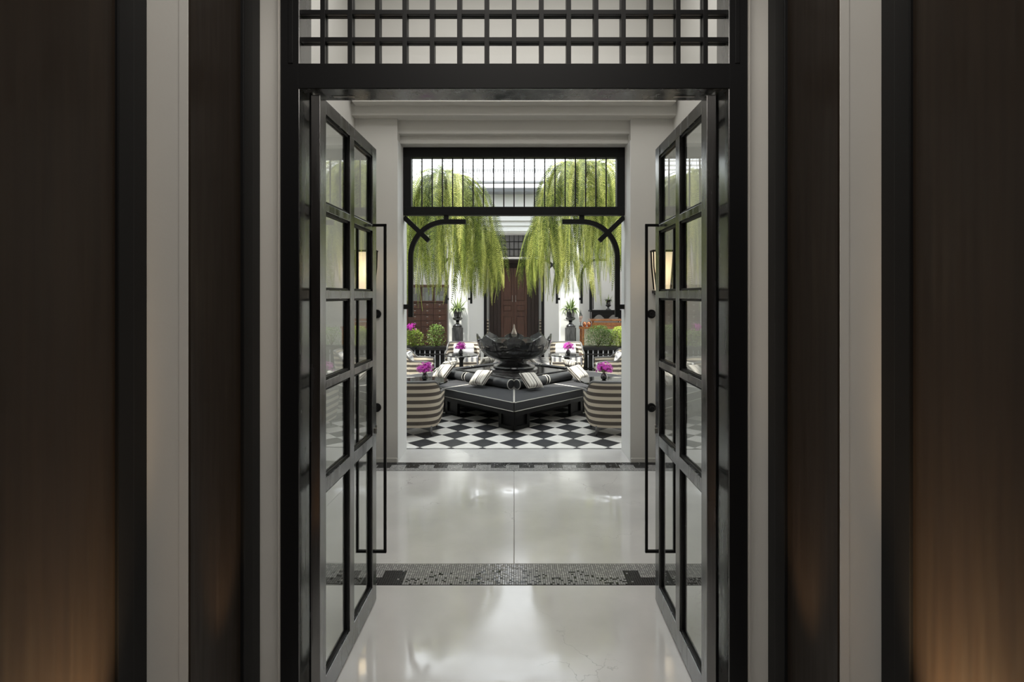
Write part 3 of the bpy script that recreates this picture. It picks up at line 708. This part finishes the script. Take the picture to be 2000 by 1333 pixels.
# ------------------------------------------------------------------ tub chairs
def tub_chair(label, loc, rotz, group):
    t = thing('tub_chair', label, 'chair', loc, rotz, group)
    # plan path: from right-front arm end round the back (y = -0.33) to left-front arm end
    hw, yb, yf = 0.40, -0.335, 0.24
    path = []
    n = 40
    for i in range(n+1):
        a = PI*i/n        # 0 .. pi
        if i == 0:
            for k in range(6): path.append((hw, yf-(yf-(-0.02))*k/6))
        x = hw*(abs(math.cos(a))**0.62)*(1 if math.cos(a) >= 0 else -1); y = -0.02+(yb+0.02)*(math.sin(a)**0.62)
        path.append((x, y))
    for k in range(1, 7): path.append((-hw, -0.02+(yf+0.02)*k/6))
    def ht(x, y):
        k = (y-(-0.27))/0.20; k = min(1,max(0,k)); k = k*k*(3-2*k)
        return 0.70*(1-k)+(0.53-0.02*max(0,y)/0.24)*k
    bm = B(); nz = 10; cols = []; rim = []
    for (x, y) in path:
        h = ht(x,y); o_, i_ = [], []
        for j in range(nz+1):
            f = j/nz; z = 0.115+(h-0.115)*f
            sc = 0.90+0.10*min(1,(z-0.115)/0.35)**0.6+0.02*max(0,z-0.5)/0.2
            lean = -0.035*max(0,(z-0.3))/0.4 if y < 0 else 0
            px, py = x*sc, y*sc+lean
            l = math.hypot(x, y+0.02) or 1
            o_.append(bm.verts.new((px,py,z))); i_.append(bm.verts.new((px-x/l*0.035,py-(y+0.02)/l*0.035,max(z,0.2))))
        cols.append((o_,i_)); rim.append(((o_[-1].co+i_[-1].co)/2))
    for (a, ai), (b, bi) in zip(cols, cols[1:]):
        for j in range(nz):
            bm.faces.new((a[j],b[j],b[j+1],a[j+1])); bm.faces.new((ai[j],ai[j+1],bi[j+1],bi[j]))
        bm.faces.new((a[nz],b[nz],bi[nz],ai[nz]))
    for (a, ai) in (cols[0], cols[-1]):
        for j in range(nz): 
            try: bm.faces.new((a[j],a[j+1],ai[j+1],ai[j]))
            except ValueError: pass
    bm.faces.new([c[0][0] for c in cols])
    done(bm, 'woven_shell', WEAVE, t, smooth='auto')
    bm = B(); tube(bm, [rim[0]+Vector((0,0,-0.10))]+[r.copy() for r in rim]+[rim[-1]+Vector((0,0,-0.10))], 0.021, 8); done(bm, 'top_rim', RIM, t, smooth=True)
    inner = [(x*0.86, (y+0.02)*0.86-0.02) for x, y in path]
    bm = B(); prism(bm, [(p[0],p[1]) for p in inner], 0.20, 0.43); bmesh.ops.bevel(bm, geom=[e for e in bm.edges if abs(e.verts[0].co.z-e.verts[1].co.z) < 1e-6], offset=0.03, segments=3, affect='EDGES'); done(bm, 'seat_cushion', SEATF, t, smooth='auto')
    bx('front_apron', WEAVE, t, -0.32, 0.32, 0.17, 0.205, 0.115, 0.30, 0.008)
    bm = B(); box(bm, -0.24, 0.24, -0.05, 0.05, -0.14, 0.14, 0.045)
    o = done(bm, 'back_cushion', SEATB, t, smooth='auto', loc=(0,-0.21,0.54), rot=(math.radians(14),0,0))
    for sx in (-1, 1):
        for sy in (-1, 1):
            bm = B(); tube(bm, [(sx*0.285,sy*0.215-0.02,0.13),(sx*0.292,sy*0.225-0.02,0.06),(sx*0.295,sy*0.23-0.02,0.0)], [0.017,0.015,0.011], 8); done(bm, 'leg', RIM, t, smooth=True)
    return t
ch = tub_chair('striped tub chair with its back turned, front left beside the opening', (-1.35,6.985,0), 0.0, 'striped tub chairs')
dup(ch, (1.345,6.985,0), 0.0, 'striped tub chair with its back turned, front right beside the opening')
dup(ch, (-1.86,10.45,0), -PI/2+0.05, 'striped tub chair seen from the side behind the left front table')
dup(ch, (1.86,10.45,0), PI/2-0.05, 'striped tub chair seen from the side behind the right front table')
dup(ch, (-1.16,12.05,0), PI+0.03, 'striped tub chair facing forward in front of the left urn pedestal')
dup(ch, (1.19,12.05,0), PI-0.05, 'striped tub chair facing forward in front of the right urn pedestal')

# ------------------------------------------------------------------ round tables and orchids
tb = thing('round_table', 'round black table beside the front left tub chair', 'table', (-1.29,7.60,0), 0, 'round black side tables')
bm = B(); lathe(bm, [(0.0,0.545),(0.325,0.545),(0.34,0.552),(0.345,0.565),(0.338,0.575),(0.0,0.576)], 48, cap=False); done(bm, 'table_top', mat('black_glass_top', (0.012,0.012,0.013), 0.06, coat=1), tb, smooth='auto')
bm = B(); lathe(bm, [(0.05,0.02),(0.045,0.10),(0.04,0.45),(0.09,0.545)], 20); done(bm, 'stem', BLACKM, tb, smooth='auto')
bm = B(); lathe(bm, [(0.20,0.0),(0.20,0.012),(0.06,0.03)], 32); done(bm, 'base', BLACKM, tb, smooth='auto')
dup(tb, (1.29,7.60,0), 0, 'round black table beside the front right tub chair')
dup(tb, (-1.09,10.90,0), 0, 'round black table behind the banquette on the left')
dup(tb, (1.10,10.90,0), 0, 'round black table behind the banquette on the right')
def orchid(loc, label, group, n=130, R=0.112, seed=1, vase=True):
    random.seed(seed)
    t = thing('orchid_vase', label, 'flowers', loc, 0, group)
    bm = B(); lathe(bm, [(0.0,0.0),(0.024,0.0),(0.042,0.015),(0.050,0.045),(0.044,0.070),(0.028,0.086),(0.026,0.094),(0.0,0.09)], 24, cap=False); done(bm, 'vase', VASE, t, smooth=True)
    bm = B(); st = B()
    for i in range(n):
        a = random.random()*2*PI; e = math.asin(random.uniform(-0.5,1)); r = R*random.uniform(0.45,1.1)
        c = Vector((math.cos(a)*math.cos(e)*r*1.05, math.sin(a)*math.cos(e)*r*1.05, 0.165+math.sin(e)*r*0.85))
        d = (c-Vector((0,0,0.10))).normalized(); q = d.to_track_quat('Z','Y')
        if i % 4 == 0: tube(st, [(0,0,0.07),tuple(c*0.5+Vector((0,0,0.05))),tuple(c)], 0.0015, 4)
        ph = random.random()*PI; rr = random.uniform(0.017,0.024)
        for k in range(5):
            b = ph+2*PI*k/5; pr = Vector((math.cos(b),math.sin(b),0)); pn = Vector((-math.sin(b),math.cos(b),0))
            pts = [Vector((0,0,0)), pr*rr*0.6+pn*rr*0.42+Vector((0,0,0.003)), pr*rr*1.1+Vector((0,0,-0.004)), pr*rr*0.6-pn*rr*0.42+Vector((0,0,0.003))]
            bm.faces.new([bm.verts.new(c+q@p) for p in pts])
    o = done(bm, 'blossoms', MAG, t); o['kind'] = 'stuff'
    done(st, 'stems', LEAFD, t)
    return t
g = 'magenta orchids in black vases'
orchid((-1.29,7.62,0.576), 'magenta orchids in a round black vase on the front left table', g, seed=3)
orchid((1.30,7.62,0.576), 'magenta orchids in a round black vase on the front right table', g, seed=4)
orchid((-1.10,10.90,0.576), 'magenta orchids in a black vase on the back left table', g, seed=5)
orchid((1.12,10.90,0.576), 'magenta orchids in a black vase on the back right table', g, seed=6)
random.seed(11)

# ------------------------------------------------------------------ urns on pedestals
def blade(bm, base, az, el, L_, w, droop, n=7, fold=0.15):
    d = Vector((math.cos(az)*math.cos(el), math.sin(az)*math.cos(el), math.sin(el))); p = Vector(base); side = Vector((-math.sin(az),math.cos(az),0)); prev = None
    for i in range(n+1):
        t = i/n; ww = w*(math.sin(PI*(0.12+0.88*t))**0.8)*(1-0.3*t) if t < 1 else 0.0006
        cur = (bm.verts.new(p-side*ww), bm.verts.new(p+Vector((0,0,-fold*ww))), bm.verts.new(p+side*ww))
        if prev:
            bm.faces.new((prev[0],prev[1],cur[1],cur[0])); bm.faces.new((prev[1],prev[2],cur[2],cur[1]))
        prev = cur; p = p+d*(L_/n); d = (d+Vector((0,0,-droop/n))).normalized()
blades = []
for i in range(6):
    bm = B(); blade(bm, (0,0,0), 0, math.radians(20+11*i), 0.30+0.035*(i%3), 0.017+0.005*(i%2), 2.9-0.38*i)
    me = done(bm, 'leaf', LEAFP, None, smooth=True); blades.append(me)
def urn(x, y, z, label, plabel, scale=1.0, nl=34, group='black garden urns'):
    t = thing('urn', label, 'urn', (x,y,z), 0, group)
    s = scale
    bm = B(); box(bm, -0.095*s,0.095*s,-0.095*s,0.095*s,0,0.025*s,0.003); lathe(bm, [(0.085,0.025),(0.075,0.045),(0.04,0.065),(0.034,0.09),(0.05,0.105),(0.034,0.115),(0.045,0.125)] and [(a*s,b*s) for a,b in [(0.085,0.025),(0.075,0.045),(0.04,0.065),(0.034,0.09),(0.05,0.105),(0.034,0.115),(0.045,0.125)]], 28); done(bm, 'foot', VASE, t, smooth='auto')
    bm = B(); lathe(bm, [(a*s,b*s) for a,b in [(0.04,0.122),(0.085,0.140),(0.105,0.165),(0.108,0.185),(0.095,0.20),(0.083,0.21),(0.085,0.28),(0.10,0.345),(0.135,0.375),(0.148,0.385),(0.145,0.395),(0.12,0.392),(0.10,0.35),(0.0,0.35)]], 32, cap=False); done(bm, 'bowl', VASE, t, smooth='auto')
    pl = thing('potted_plant', plabel, 'plant', (x,y,z+0.355*s), 0, 'arching leafy plants in the urns')
    for i in range(nl):
        a = random.random()*2*PI; o = inst(random.choice(blades), pl, (0.05*s*math.cos(a),0.05*s*math.sin(a),0), (random.uniform(-0.3,0.3),random.uniform(-0.5,0.25),a), (s*random.uniform(0.42,0.85),)*3)
    return t
def pedestal(x, y, label):
    t = thing('urn_pedestal', label, 'pedestal', (x,y,0), 0, 'black stone pedestals')
    bm = B(); prism(bm, [(0.128*math.cos(a)*1.06,0.128*math.sin(a)*1.06) for a in [2*PI*(k+0.5)/12 for k in range(12)]], 0.06, 1.02); done(bm, 'shaft', PEDST, t)
    bx('cap', PEDST, t, -0.105, 0.105, -0.105, 0.105, 1.02, 1.05, 0.004); bx('base', PEDST, t, -0.15, 0.15, -0.15, 0.15, 0, 0.06, 0.005)
pedestal(-1.355, 12.65, 'black faceted stone pedestal carrying the left urn'); pedestal(1.355, 12.65, 'black faceted stone pedestal carrying the right urn')
urn(-1.355, 12.65, 1.05, 'black urn on the left stone pedestal', 'leafy plant spilling from the urn on the left pedestal', 1.1, 90)
urn(1.355, 12.65, 1.05, 'black urn on the right stone pedestal', 'leafy plant spilling from the urn on the right pedestal', 1.1, 90)

# ------------------------------------------------------------------ planters with railings and shrubs
def planter(x0, x1, label):
    t = thing('planter_box', label, 'planter', ((x0+x1)/2,12.6,0), 0, 'black planters with baluster fronts'); h = (x1-x0)/2
    bx('box', BLACKM, t, -h, h, -0.10, 0.20, 0, 0.50)
    bx('top_rail', BLACKM, t, -h-0.02, h+0.02, -0.16, 0.22, 0.50, 0.58, 0.008); bx('mid_rail', BLACKM, t, -h, h, -0.15, -0.125, 0.39, 0.42, 0.003); bx('bottom_rail', BLACKM, t, -h, h, -0.15, -0.12, 0.05, 0.08, 0.003)
    src = None
    n = int((x1-x0)/0.115)
    for i in range(n+1):
        xx = -h+0.01+(2*h-0.02)*i/n
        if src is None: src = bx('baluster', SLATE, t, -0.010, 0.010, -0.147, -0.128, 0.0, 0.50, 0.002); src.location = (xx,0,0)
        else: inst(src, t, (xx,0,0))
    bx('soil', SOIL, t, -h+0.03, h-0.03, -0.08, 0.18, 0.50, 0.57)
planter(-3.9, -1.62, 'black planter with baluster front in the left far opening'); planter(1.62, 3.9, 'black planter with baluster front in the right far opening')
def shrub(x, y, z, rx, h, n, label, m=LEAFD, lw=0.012, ll=0.055, fl=False):
    t = thing('shrub', label, 'plant', (x,y,z), 0, 'shrubs in the planters')
    bm = B(); st = B()
    for i in range(9):
        a = random.random()*2*PI; e = (math.cos(a)*rx*0.6, math.sin(a)*0.09, h*random.uniform(0.6,0.95)); tube(st, [(0,0,0),(e[0]*0.4,e[1]*0.4,e[2]*0.5),e], [0.006,0.004,0.002], 4)
    done(st, 'stems', WOOD, t)
    for i in range(n):
        a = random.random()*2*PI; q = random.random()**0.6; zz = h*random.uniform(0.05,1); rr = rx*q*(1-0.6*(zz/h)**4)
        c = Vector((math.cos(a)*rr, math.sin(a)*min(0.16,rr), zz)); az = random.random()*2*PI; el = random.uniform(-0.4,1.1)
        d = Vector((math.cos(az)*math.cos(el),math.sin(az)*math.cos(el),math.sin(el))); s_ = Vector((-math.sin(az),math.cos(az),random.uniform(-0.4,0.4))).normalized(); L_ = ll*random.uniform(0.6,1.3); w_ = lw*random.uniform(0.7,1.2)
        bm.faces.new([bm.verts.new(p) for p in (c, c+d*L_*0.5+s_*w_, c+d*L_+Vector((0,0,-0.01)), c+d*L_*0.5-s_*w_)])
    o = done(bm, 'foliage', m, t); o['kind'] = 'stuff'
    if fl:
        bm = B()
        for i in range(34):
            c = Vector((random.gauss(-0.03,0.05),-0.1+random.gauss(0,0.03),h+random.uniform(0.0,0.16)))
            for k in range(4):
                b = random.random()*2*PI; r = 0.03; d = Vector((math.cos(b),random.uniform(-.3,.3),math.sin(b))); n_ = Vector((-math.sin(b),0,math.cos(b)))
                bm.faces.new([bm.verts.new(p) for p in (c, c+d*r*0.6+n_*r*0.4, c+d*r, c+d*r*0.6-n_*r*0.4)])
        o = done(bm, 'blossoms', MAG, t); o['kind'] = 'stuff'
LEAFY = leaf('bright_shrub_green', (0.10,0.17,0.02), (0.36,0.44,0.08), 0.35)
shrub(-2.42,12.62,0.57,0.30,0.40,900,'bright green shrub with magenta flowers in the left planter',LEAFY,fl=True)
shrub(-1.86,12.62,0.57,0.24,0.52,800,'darker bushy shrub near the pier in the left planter')
shrub(-3.1,12.62,0.57,0.3,0.45,500,'green shrub at the outer end of the left planter')
shrub(2.02,12.62,0.57,0.36,0.50,2300,'dense green shrub near the pier in the right planter',LEAFD,0.010,0.04)
shrub(2.3,12.64,0.57,0.30,0.40,1200,'low green shrub in the middle of the right planter',LEAFD,0.010,0.04)
shrub(2.56,12.62,0.57,0.30,0.48,1700,'bright green shrub at the right edge of the opening in the right planter',LEAFY,0.010,0.04)
shrub(3.2,12.62,0.57,0.3,0.45,500,'green shrub at the outer end of the right planter')

# ------------------------------------------------------------------ gallery: brown double door, cabinet, tables
dr = struct('door_3', (0,15.9,0), 'tall dark red wooden double door at the far end', 'door')
bx('surround', WOOD2, dr, -0.74, 0.74, 0.03, 0.10, 0, 2.8)
for s in (-1, 1):
    for i in range(3): bx('surround_board', WOOD2, dr, s*(0.40+0.113*i), s*(0.506+0.113*i), 0.0, 0.04, 0, 2.76, 0.004)
    lf = bx('door_panel', WOOD, dr, s*0.004, s*0.39, 0.0, 0.03, 0.0, 2.62)
    for z0, z1 in ((0.12,1.17),(1.30,1.50),(1.62,2.50)):
        bx('raised_panel', WOOD, lf, s*0.09, s*0.31, -0.022, 0.005, z0+0.03, z1-0.03, 0.01)
    for x0, x1, z0, z1 in ((0.004,0.07,0,2.62),(0.33,0.39,0,2.62),(0.07,0.33,0,0.12),(0.07,0.33,1.17,1.30),(0.07,0.33,1.50,1.62),(0.07,0.33,2.50,2.62)):
        bx('door_stile' if x1-x0 < 0.1 else 'door_rail', WOOD, lf, s*x0, s*x1, -0.02, 0.002, z0, z1, 0.003)
    bm = B(); tube(bm, [(s*0.05,-0.05,1.62),(s*0.05,-0.055,1.80)], 0.008, 6); box(bm, s*0.05-0.012,s*0.05+0.012,-0.04,-0.018,1.60,1.64); done(bm, 'door_handle', STEEL, lf)
bx('lintel_beam', WOOD2, dr, -0.85, 0.85, -0.05, 0.10, 2.76, 2.86, 0.006)
for k in range(7): bx('louvre_slat', WOOD2, dr, -0.40, 0.40, -0.012, 0.03, 2.63+0.018*k, 2.642+0.018*k)
w3 = struct('window_3', (0,15.55,0), 'dark leaded clerestory window above the brown door', 'window')
bx('pane', mat('dim_glass', (0.10,0.10,0.10), 0.2), w3, -0.80, 0.80, 0.02, 0.03, 2.93, 3.62)
for i in range(13): bx('glazing_bar', BLACKM, w3, -0.80+i*0.1333-0.008, -0.80+i*0.1333+0.008, 0, 0.02, 2.93, 3.62)
for zz in (2.94, 3.16, 3.38, 3.60): bx('glazing_bar', BLACKM, w3, -0.80, 0.80, -0.005, 0.02, zz-0.008, zz+0.012)
bx('sill', CWHITE, w3, -0.84, 0.84, -0.1, 0.05, 2.87, 2.92)

cb = thing('apothecary_cabinet', 'dark wooden cabinet with glazed top and rows of small drawers, left gallery', 'cabinet', (-2.64,15.0,0))
cx0, cx1 = -0.72, 0.72
bm = B(); box(bm, cx0, cx1, 0.02, 0.28, 0.10, 1.62); box(bm, cx0, cx0+0.05, -0.02, 0.28, 1.62, 2.02); box(bm, cx1-0.05, cx1, -0.02, 0.28, 1.62, 2.02); box(bm, cx0,cx1,0.25,0.28,1.62,2.02); done(bm, 'carcass', WOOD, cb)
bx('cornice', WOOD, cb, cx0-0.04, cx1+0.04, -0.06, 0.3, 2.02, 2.10, 0.01); bx('base', WOOD, cb, cx0-0.02, cx1+0.02, -0.04, 0.28, 0, 0.10, 0.008)
bx('middle_rail', WOOD, cb, cx0, cx1, -0.02, 0.05, 1.60, 1.64, 0.004)
for i in range(4):
    x = cx0+0.02+0.352*i
    d = bx('drawer', WOOD, cb, x, x+0.34, 0, 0.03, 0, 0, 0) if False else None
    for j in range(8):
        z = 1.60-0.172*(j+1)-0.012
        if z < 0.1: continue
        dd = bx('drawer', WOOD, cb, x, x+0.340, -0.005, 0.03, z, z+0.160, 0.005)
        bx('label_holder', STEEL, dd, x+0.145, x+0.195, -0.012, -0.004, z+0.105, z+0.122); bm = B(); bmesh.ops.create_icosphere(bm, subdivisions=1, radius=0.013, matrix=Matrix.Translation((x+0.17,-0.018,z+0.06))); done(bm, 'knob', COPPER, dd, smooth=True)
    dg = bx('glazed_door', WOOD, cb, x, x+0.03, -0.01, 0.015, 1.64, 2.02); 
    bx('door_stile', WOOD, dg, x+0.31, x+0.34, -0.01, 0.015, 1.64, 2.02); bx('pane', GLASS, dg, x+0.03, x+0.31, 0.0, 0.004, 1.64, 2.02)
cardcol = [PAPER, SLATE, mat('pale_green_paper', (0.16,0.19,0.15), 0.8)]
for x, z, w_, h_, m_ in ((-0.42,1.64,0.10,0.26,SLATE),(-0.30,1.64,0.07,0.2,cardcol[2]),(-0.03,1.64,0.10,0.13,PAPER),(0.11,1.64,0.08,0.24,cardcol[2]),(0.22,1.64,0.06,0.18,SLATE),(0.38,1.64,0.12,0.16,SLATE),(0.53,1.64,0.09,0.14,cardcol[2])):
    b = bx('storage_box', m_, None, x-2.64, x-2.64+w_, 15.08, 15.20, z, z+h_, 0.003)
    tag(b, {SLATE:'grey box', PAPER:'cream box'}.get(m_, 'pale green box')+' behind the glass of the apothecary cabinet, %s' % ('left column' if x < -0.2 else 'middle column' if x < 0.3 else 'right column'), 'box', 'boxes behind the cabinet glass')
# striped side chairs in the recess
def side_chair(x, lb):
    t = thing('dining_chair', lb, 'chair', (x*1.14,15.62,0), 0, 'high backed striped chairs by the brown door')
    o = bx('seat', WEAVE, t, -0.24, 0.24, -0.09, 0.24, 0.36, 0.47, 0.03)
    bm = B(); box(bm, -0.22, 0.22, 0.20, 0.28, 0.47, 1.08, 0.035); done(bm, 'backrest', WEAVE, t)
    for a in (-0.2,0.2):
        for b in (-0.06,0.2): bx('leg', WOOD, t, a-0.018, a+0.018, b-0.018, b+0.018, 0, 0.36)
side_chair(-0.86, 'striped high backed chair half hidden behind the left of the fountain bowl'); side_chair(0.86, 'striped high backed chair half hidden behind the right of the fountain bowl')
# right gallery: carved altar table, amber bench, desk, copper vessels, sculpted head, urn
al = thing('altar_table', 'carved black table with scalloped apron in the right gallery', 'table', (2.60,15.0,0))
bx('top', BLACKM, al, -0.46, 0.46, -0.2, 0.2, 1.33, 1.38, 0.006); bx('frieze', BLACKM, al, -0.42, 0.42, -0.17, -0.14, 1.26, 1.33, 0.003)
bm = B(); n = 40; tp = []; bt = []
for i in range(n+1):
    x = -0.42+0.84*i/n; u = abs(x)/0.42
    zb = 1.26-0.13*(0.5+0.5*math.cos(u*2*PI))**1.2-0.01
    tp.append((x,1.265)); bt.append((x,zb))
for i in range(n):
    v = [bm.verts.new(p) for p in ((tp[i][0],-0.165,tp[i][1]),(tp[i+1][0],-0.165,tp[i+1][1]),(bt[i+1][0],-0.165,bt[i+1][1]),(bt[i][0],-0.165,bt[i][1]))]; w_ = [bm.verts.new(q.co+Vector((0,0.025,0))) for q in v]
    bm.faces.new(v); bm.faces.new(w_[::-1])
    for k in range(4): bm.faces.new((v[k],v[(k+1)%4],w_[(k+1)%4],w_[k]))
done(bm, 'scalloped_apron', BLACKM, al)
for sx in (-1, 1):
    for sy in (-1, 1): bx('leg', BLACKM, al, sx*0.44-0.025*sx, sx*0.395, sy*0.17-0.02, sy*0.17+0.02, 0, 1.34, 0.004)
bx('pillar', BLACKM, al, -0.455, -0.375, -0.02, 0.06, 1.38, 2.2, 0.004); bx('pillar', BLACKM, al, -0.36, -0.335, 0.0, 0.04, 1.40, 2.1, 0.004)
urn(2.68, 15.0, 1.38, 'small black urn on the carved black table', 'leafy plant in the small urn on the carved table', 0.75, 26)
be = thing('amber_bench', 'glossy amber wooden bench standing on the brown desk', 'bench', (2.62,14.3,0.96))
bx('top_plank', ORANGEW, be, -0.58, 0.75, -0.2, 0.2, 0.145, 0.20, 0.008); bx('front_apron', ORANGEW, be, -0.52, 0.72, -0.16, -0.13, 0.005, 0.11, 0.004)
for x in (-0.50,0.68): bx('leg', ORANGEW, be, x-0.03, x+0.03, -0.14, 0.15, 0.0, 0.145, 0.004)
for k in range(9): bx('slat', ORANGEW, be, -0.40+0.12*k, -0.34+0.12*k, -0.168, -0.16, 0.015, 0.10, 0.002)
de = thing('brown_desk', 'long brown wooden desk in the right gallery behind the planter', 'desk', (2.62,14.3,0))
bx('top', ORANGEW, de, -0.90, 0.90, -0.28, 0.28, 0.905, 0.96, 0.005)
for x in (-0.78,0.84):
    for y in (-0.24,0.24): bx('leg', ORANGEW, de, x-0.028, x+0.028, y-0.028, y+0.028, 0, 0.905, 0.003)
bx('modesty_panel', mat('cream_panel', (0.74,0.70,0.60), 0.6), de, -0.75, 0.82, 0.16, 0.18, 0.2, 0.90)
for x, lb in ((1.90,'left one of the pair of round copper vessels on the desk'),(2.02,'right one of the pair of round copper vessels on the desk')):
    bm = B(); lathe(bm, [(0.0,0.0),(0.03,0.0),(0.05,0.03),(0.056,0.06),(0.05,0.10),(0.036,0.125),(0.03,0.12),(0.0,0.11)], 24, cap=False); o = done(bm, 'copper_vessel', COPPER, None, smooth=True, loc=(x,14.2,0.96)); tag(o, lb, 'vessel', 'round copper vessels')
hd_ = thing('sculpted_head', 'pale sculpted head with pointed crown on a dark stand, right gallery', 'sculpture', (1.79,14.2,0.96))
SKIN = mat('pale_stone_bust', (0.50,0.36,0.30), 0.6)
bm = B(); bmesh.ops.create_uvsphere(bm, u_segments=20, v_segments=14, radius=0.062, matrix=Matrix.Translation((0,0,0.25))@Matrix.Diagonal((0.85,0.95,1.3,1)))
for v in bm.verts:
    if v.co.y < 0:
        x, z = v.co.x, v.co.z
        v.co.y -= 0.016*math.exp(-(x/0.012)**2-((z-0.24)/0.022)**2)                      # nose
        v.co.y += 0.010*(math.exp(-((abs(x)-0.024)/0.012)**2-((z-0.262)/0.012)**2))      # eye sockets
        v.co.y -= 0.007*math.exp(-(x/0.016)**2-((z-0.208)/0.008)**2)                     # mouth
for s in (-1, 1): bmesh.ops.create_uvsphere(bm, u_segments=8, v_segments=6, radius=0.018, matrix=Matrix.Translation((s*0.054,0.005,0.25))@Matrix.Diagonal((0.4,0.8,1.6,1)))
lathe(bm, [(0.028,0.12),(0.026,0.19)], 14); done(bm, 'head', SKIN, hd_, smooth=True)
bm = B(); lathe(bm, [(0.056,0.285),(0.05,0.31),(0.03,0.33),(0.03,0.345),(0.018,0.37),(0.010,0.40),(0.0,0.44)], 16, cap=False); done(bm, 'crown', VASE, hd_, smooth='auto')
bm = B(); lathe(bm, [(0.05,0.0),(0.05,0.015),(0.008,0.02),(0.008,0.13)], 16); done(bm, 'stand', BLACKM, hd_, smooth='auto')

# ------------------------------------------------------------------ hanging ferns
def frond_mesh(L_, el, k, seed, m, twist, wmax=0.082):
    rnd = random.Random(seed); bm = B(); n = int(L_/0.028); p = Vector((0,0,0)); a = el; tw = 0.0; ds = L_/n; az = 0.0; mid = []
    for i in range(n+1):
        t = i/n
        d = Vector((math.cos(a)*math.cos(az), math.cos(a)*math.sin(az), math.sin(a)))
        side0 = Vector((-math.sin(az),math.cos(az),0)); nor = d.cross(side0)
        tw = twist*min(1,t*1.6); side = side0*math.cos(tw)+nor*math.sin(tw)
        mid.append(p.copy())
        w = wmax*min(1,(t+0.05)*5)*(1-max(0,(t-0.72)/0.28)**1.5*0.9)
        for s in (-1, 1):
            if t < 0.03: continue
            ww = w*rnd.uniform(0.85,1.1); dr = d*0.55+side*s; dr.normalize(); b = 0.010; nn = d.cross(side)
            q = p+dr*ww*0.45+nn*0.004; e = p+dr*ww+d*0.30*ww-nn*0.006+Vector((0,0,-0.004))
            bm.faces.new([bm.verts.new(x) for x in (p-d*b*0.5, p+d*b*0.6, q+d*b*0.8, e, q-d*b*0.5)])
        p = p+d*ds
        a += (-math.radians(89)-a)*min(1,ds*k)*1.0; az += rnd.uniform(-0.03,0.03)
    tube(bm, [q for q in mid[::4]]+[mid[-1]], 0.0022, 4)
    o = done(bm, 'frond', m, None); return o
kinds = {}
for nm, m in (('g',FROND),('l',FROND2)):
    for li, L_ in enumerate((0.9,1.45,2.0)):
        for v in range(4):
            kinds[nm,li,v] = frond_mesh(L_, math.radians(70-12*v), (4.6,4.2,2.7)[li]+0.6*(v%2), 10*li+v, m, (0.1,1.0,-1.2,1.55)[v])
def fern(x, y, z, n, mix, lens, label, rx=0.10, ztop=4.80):
    t = thing('hanging_fern', label, 'hanging plant', (x,y,z), 0, 'hanging basket ferns')
    bm = B(); lathe(bm, [(0.0,-0.16),(0.07,-0.15),(0.13,-0.08),(0.155,0.0),(0.15,0.02),(0.0,0.03)], 20, cap=False); done(bm, 'coir_basket', COIR, t, smooth=True)
    bm = B()
    for k in range(3): tube(bm, [(0.15*math.cos(k*2.094),0.15*math.sin(k*2.094),0.0),(0,0,0.45)], 0.003, 4)
    tube(bm, [(0,0,0.45),(0,0,ztop-z)], 0.004, 4); done(bm, 'hanging_chain', IRON, t)
    for i in range(n):
        a = 2*PI*(i*0.618034)+random.uniform(-0.2,0.2); r = rx*math.sqrt(random.random()); li = random.choices((0,1,2), lens)[0]
        src = kinds['l' if random.random() < mix else 'g', li, random.randrange(4)]
        inst(src, t, (r*math.cos(a),r*math.sin(a),random.uniform(-0.12,0.04)), (random.uniform(-0.12,0.12),random.uniform(-0.15,0.25),a), (random.uniform(0.85,1.12),)*3)
fern(-1.10, 8.45, 3.66, 140, 0.22, (2,4,8), 'large dark green hanging fern, nearest on the left', 0.2)
fern(-0.70, 10.17, 3.02, 95, 0.75, (4,6,0), 'lime green hanging fern left of the central gap')
fern(-1.80, 10.17, 3.55, 90, 0.35, (2,4,6), 'hanging fern at the left edge of the opening, farther back')
fern(1.10, 8.45, 3.86, 150, 0.42, (2,4,8), 'large hanging fern with brown core, nearest on the right', 0.22)
fern(0.66, 10.17, 3.12, 100, 0.65, (3,6,0), 'lime green hanging fern right of the central gap')
fern(1.85, 10.17, 3.62, 90, 0.40, (2,4,6), 'hanging fern at the right edge of the opening, farther back')
for o in kinds.values(): bpy.data.objects.remove(o)
for o in blades: bpy.data.objects.remove(o)
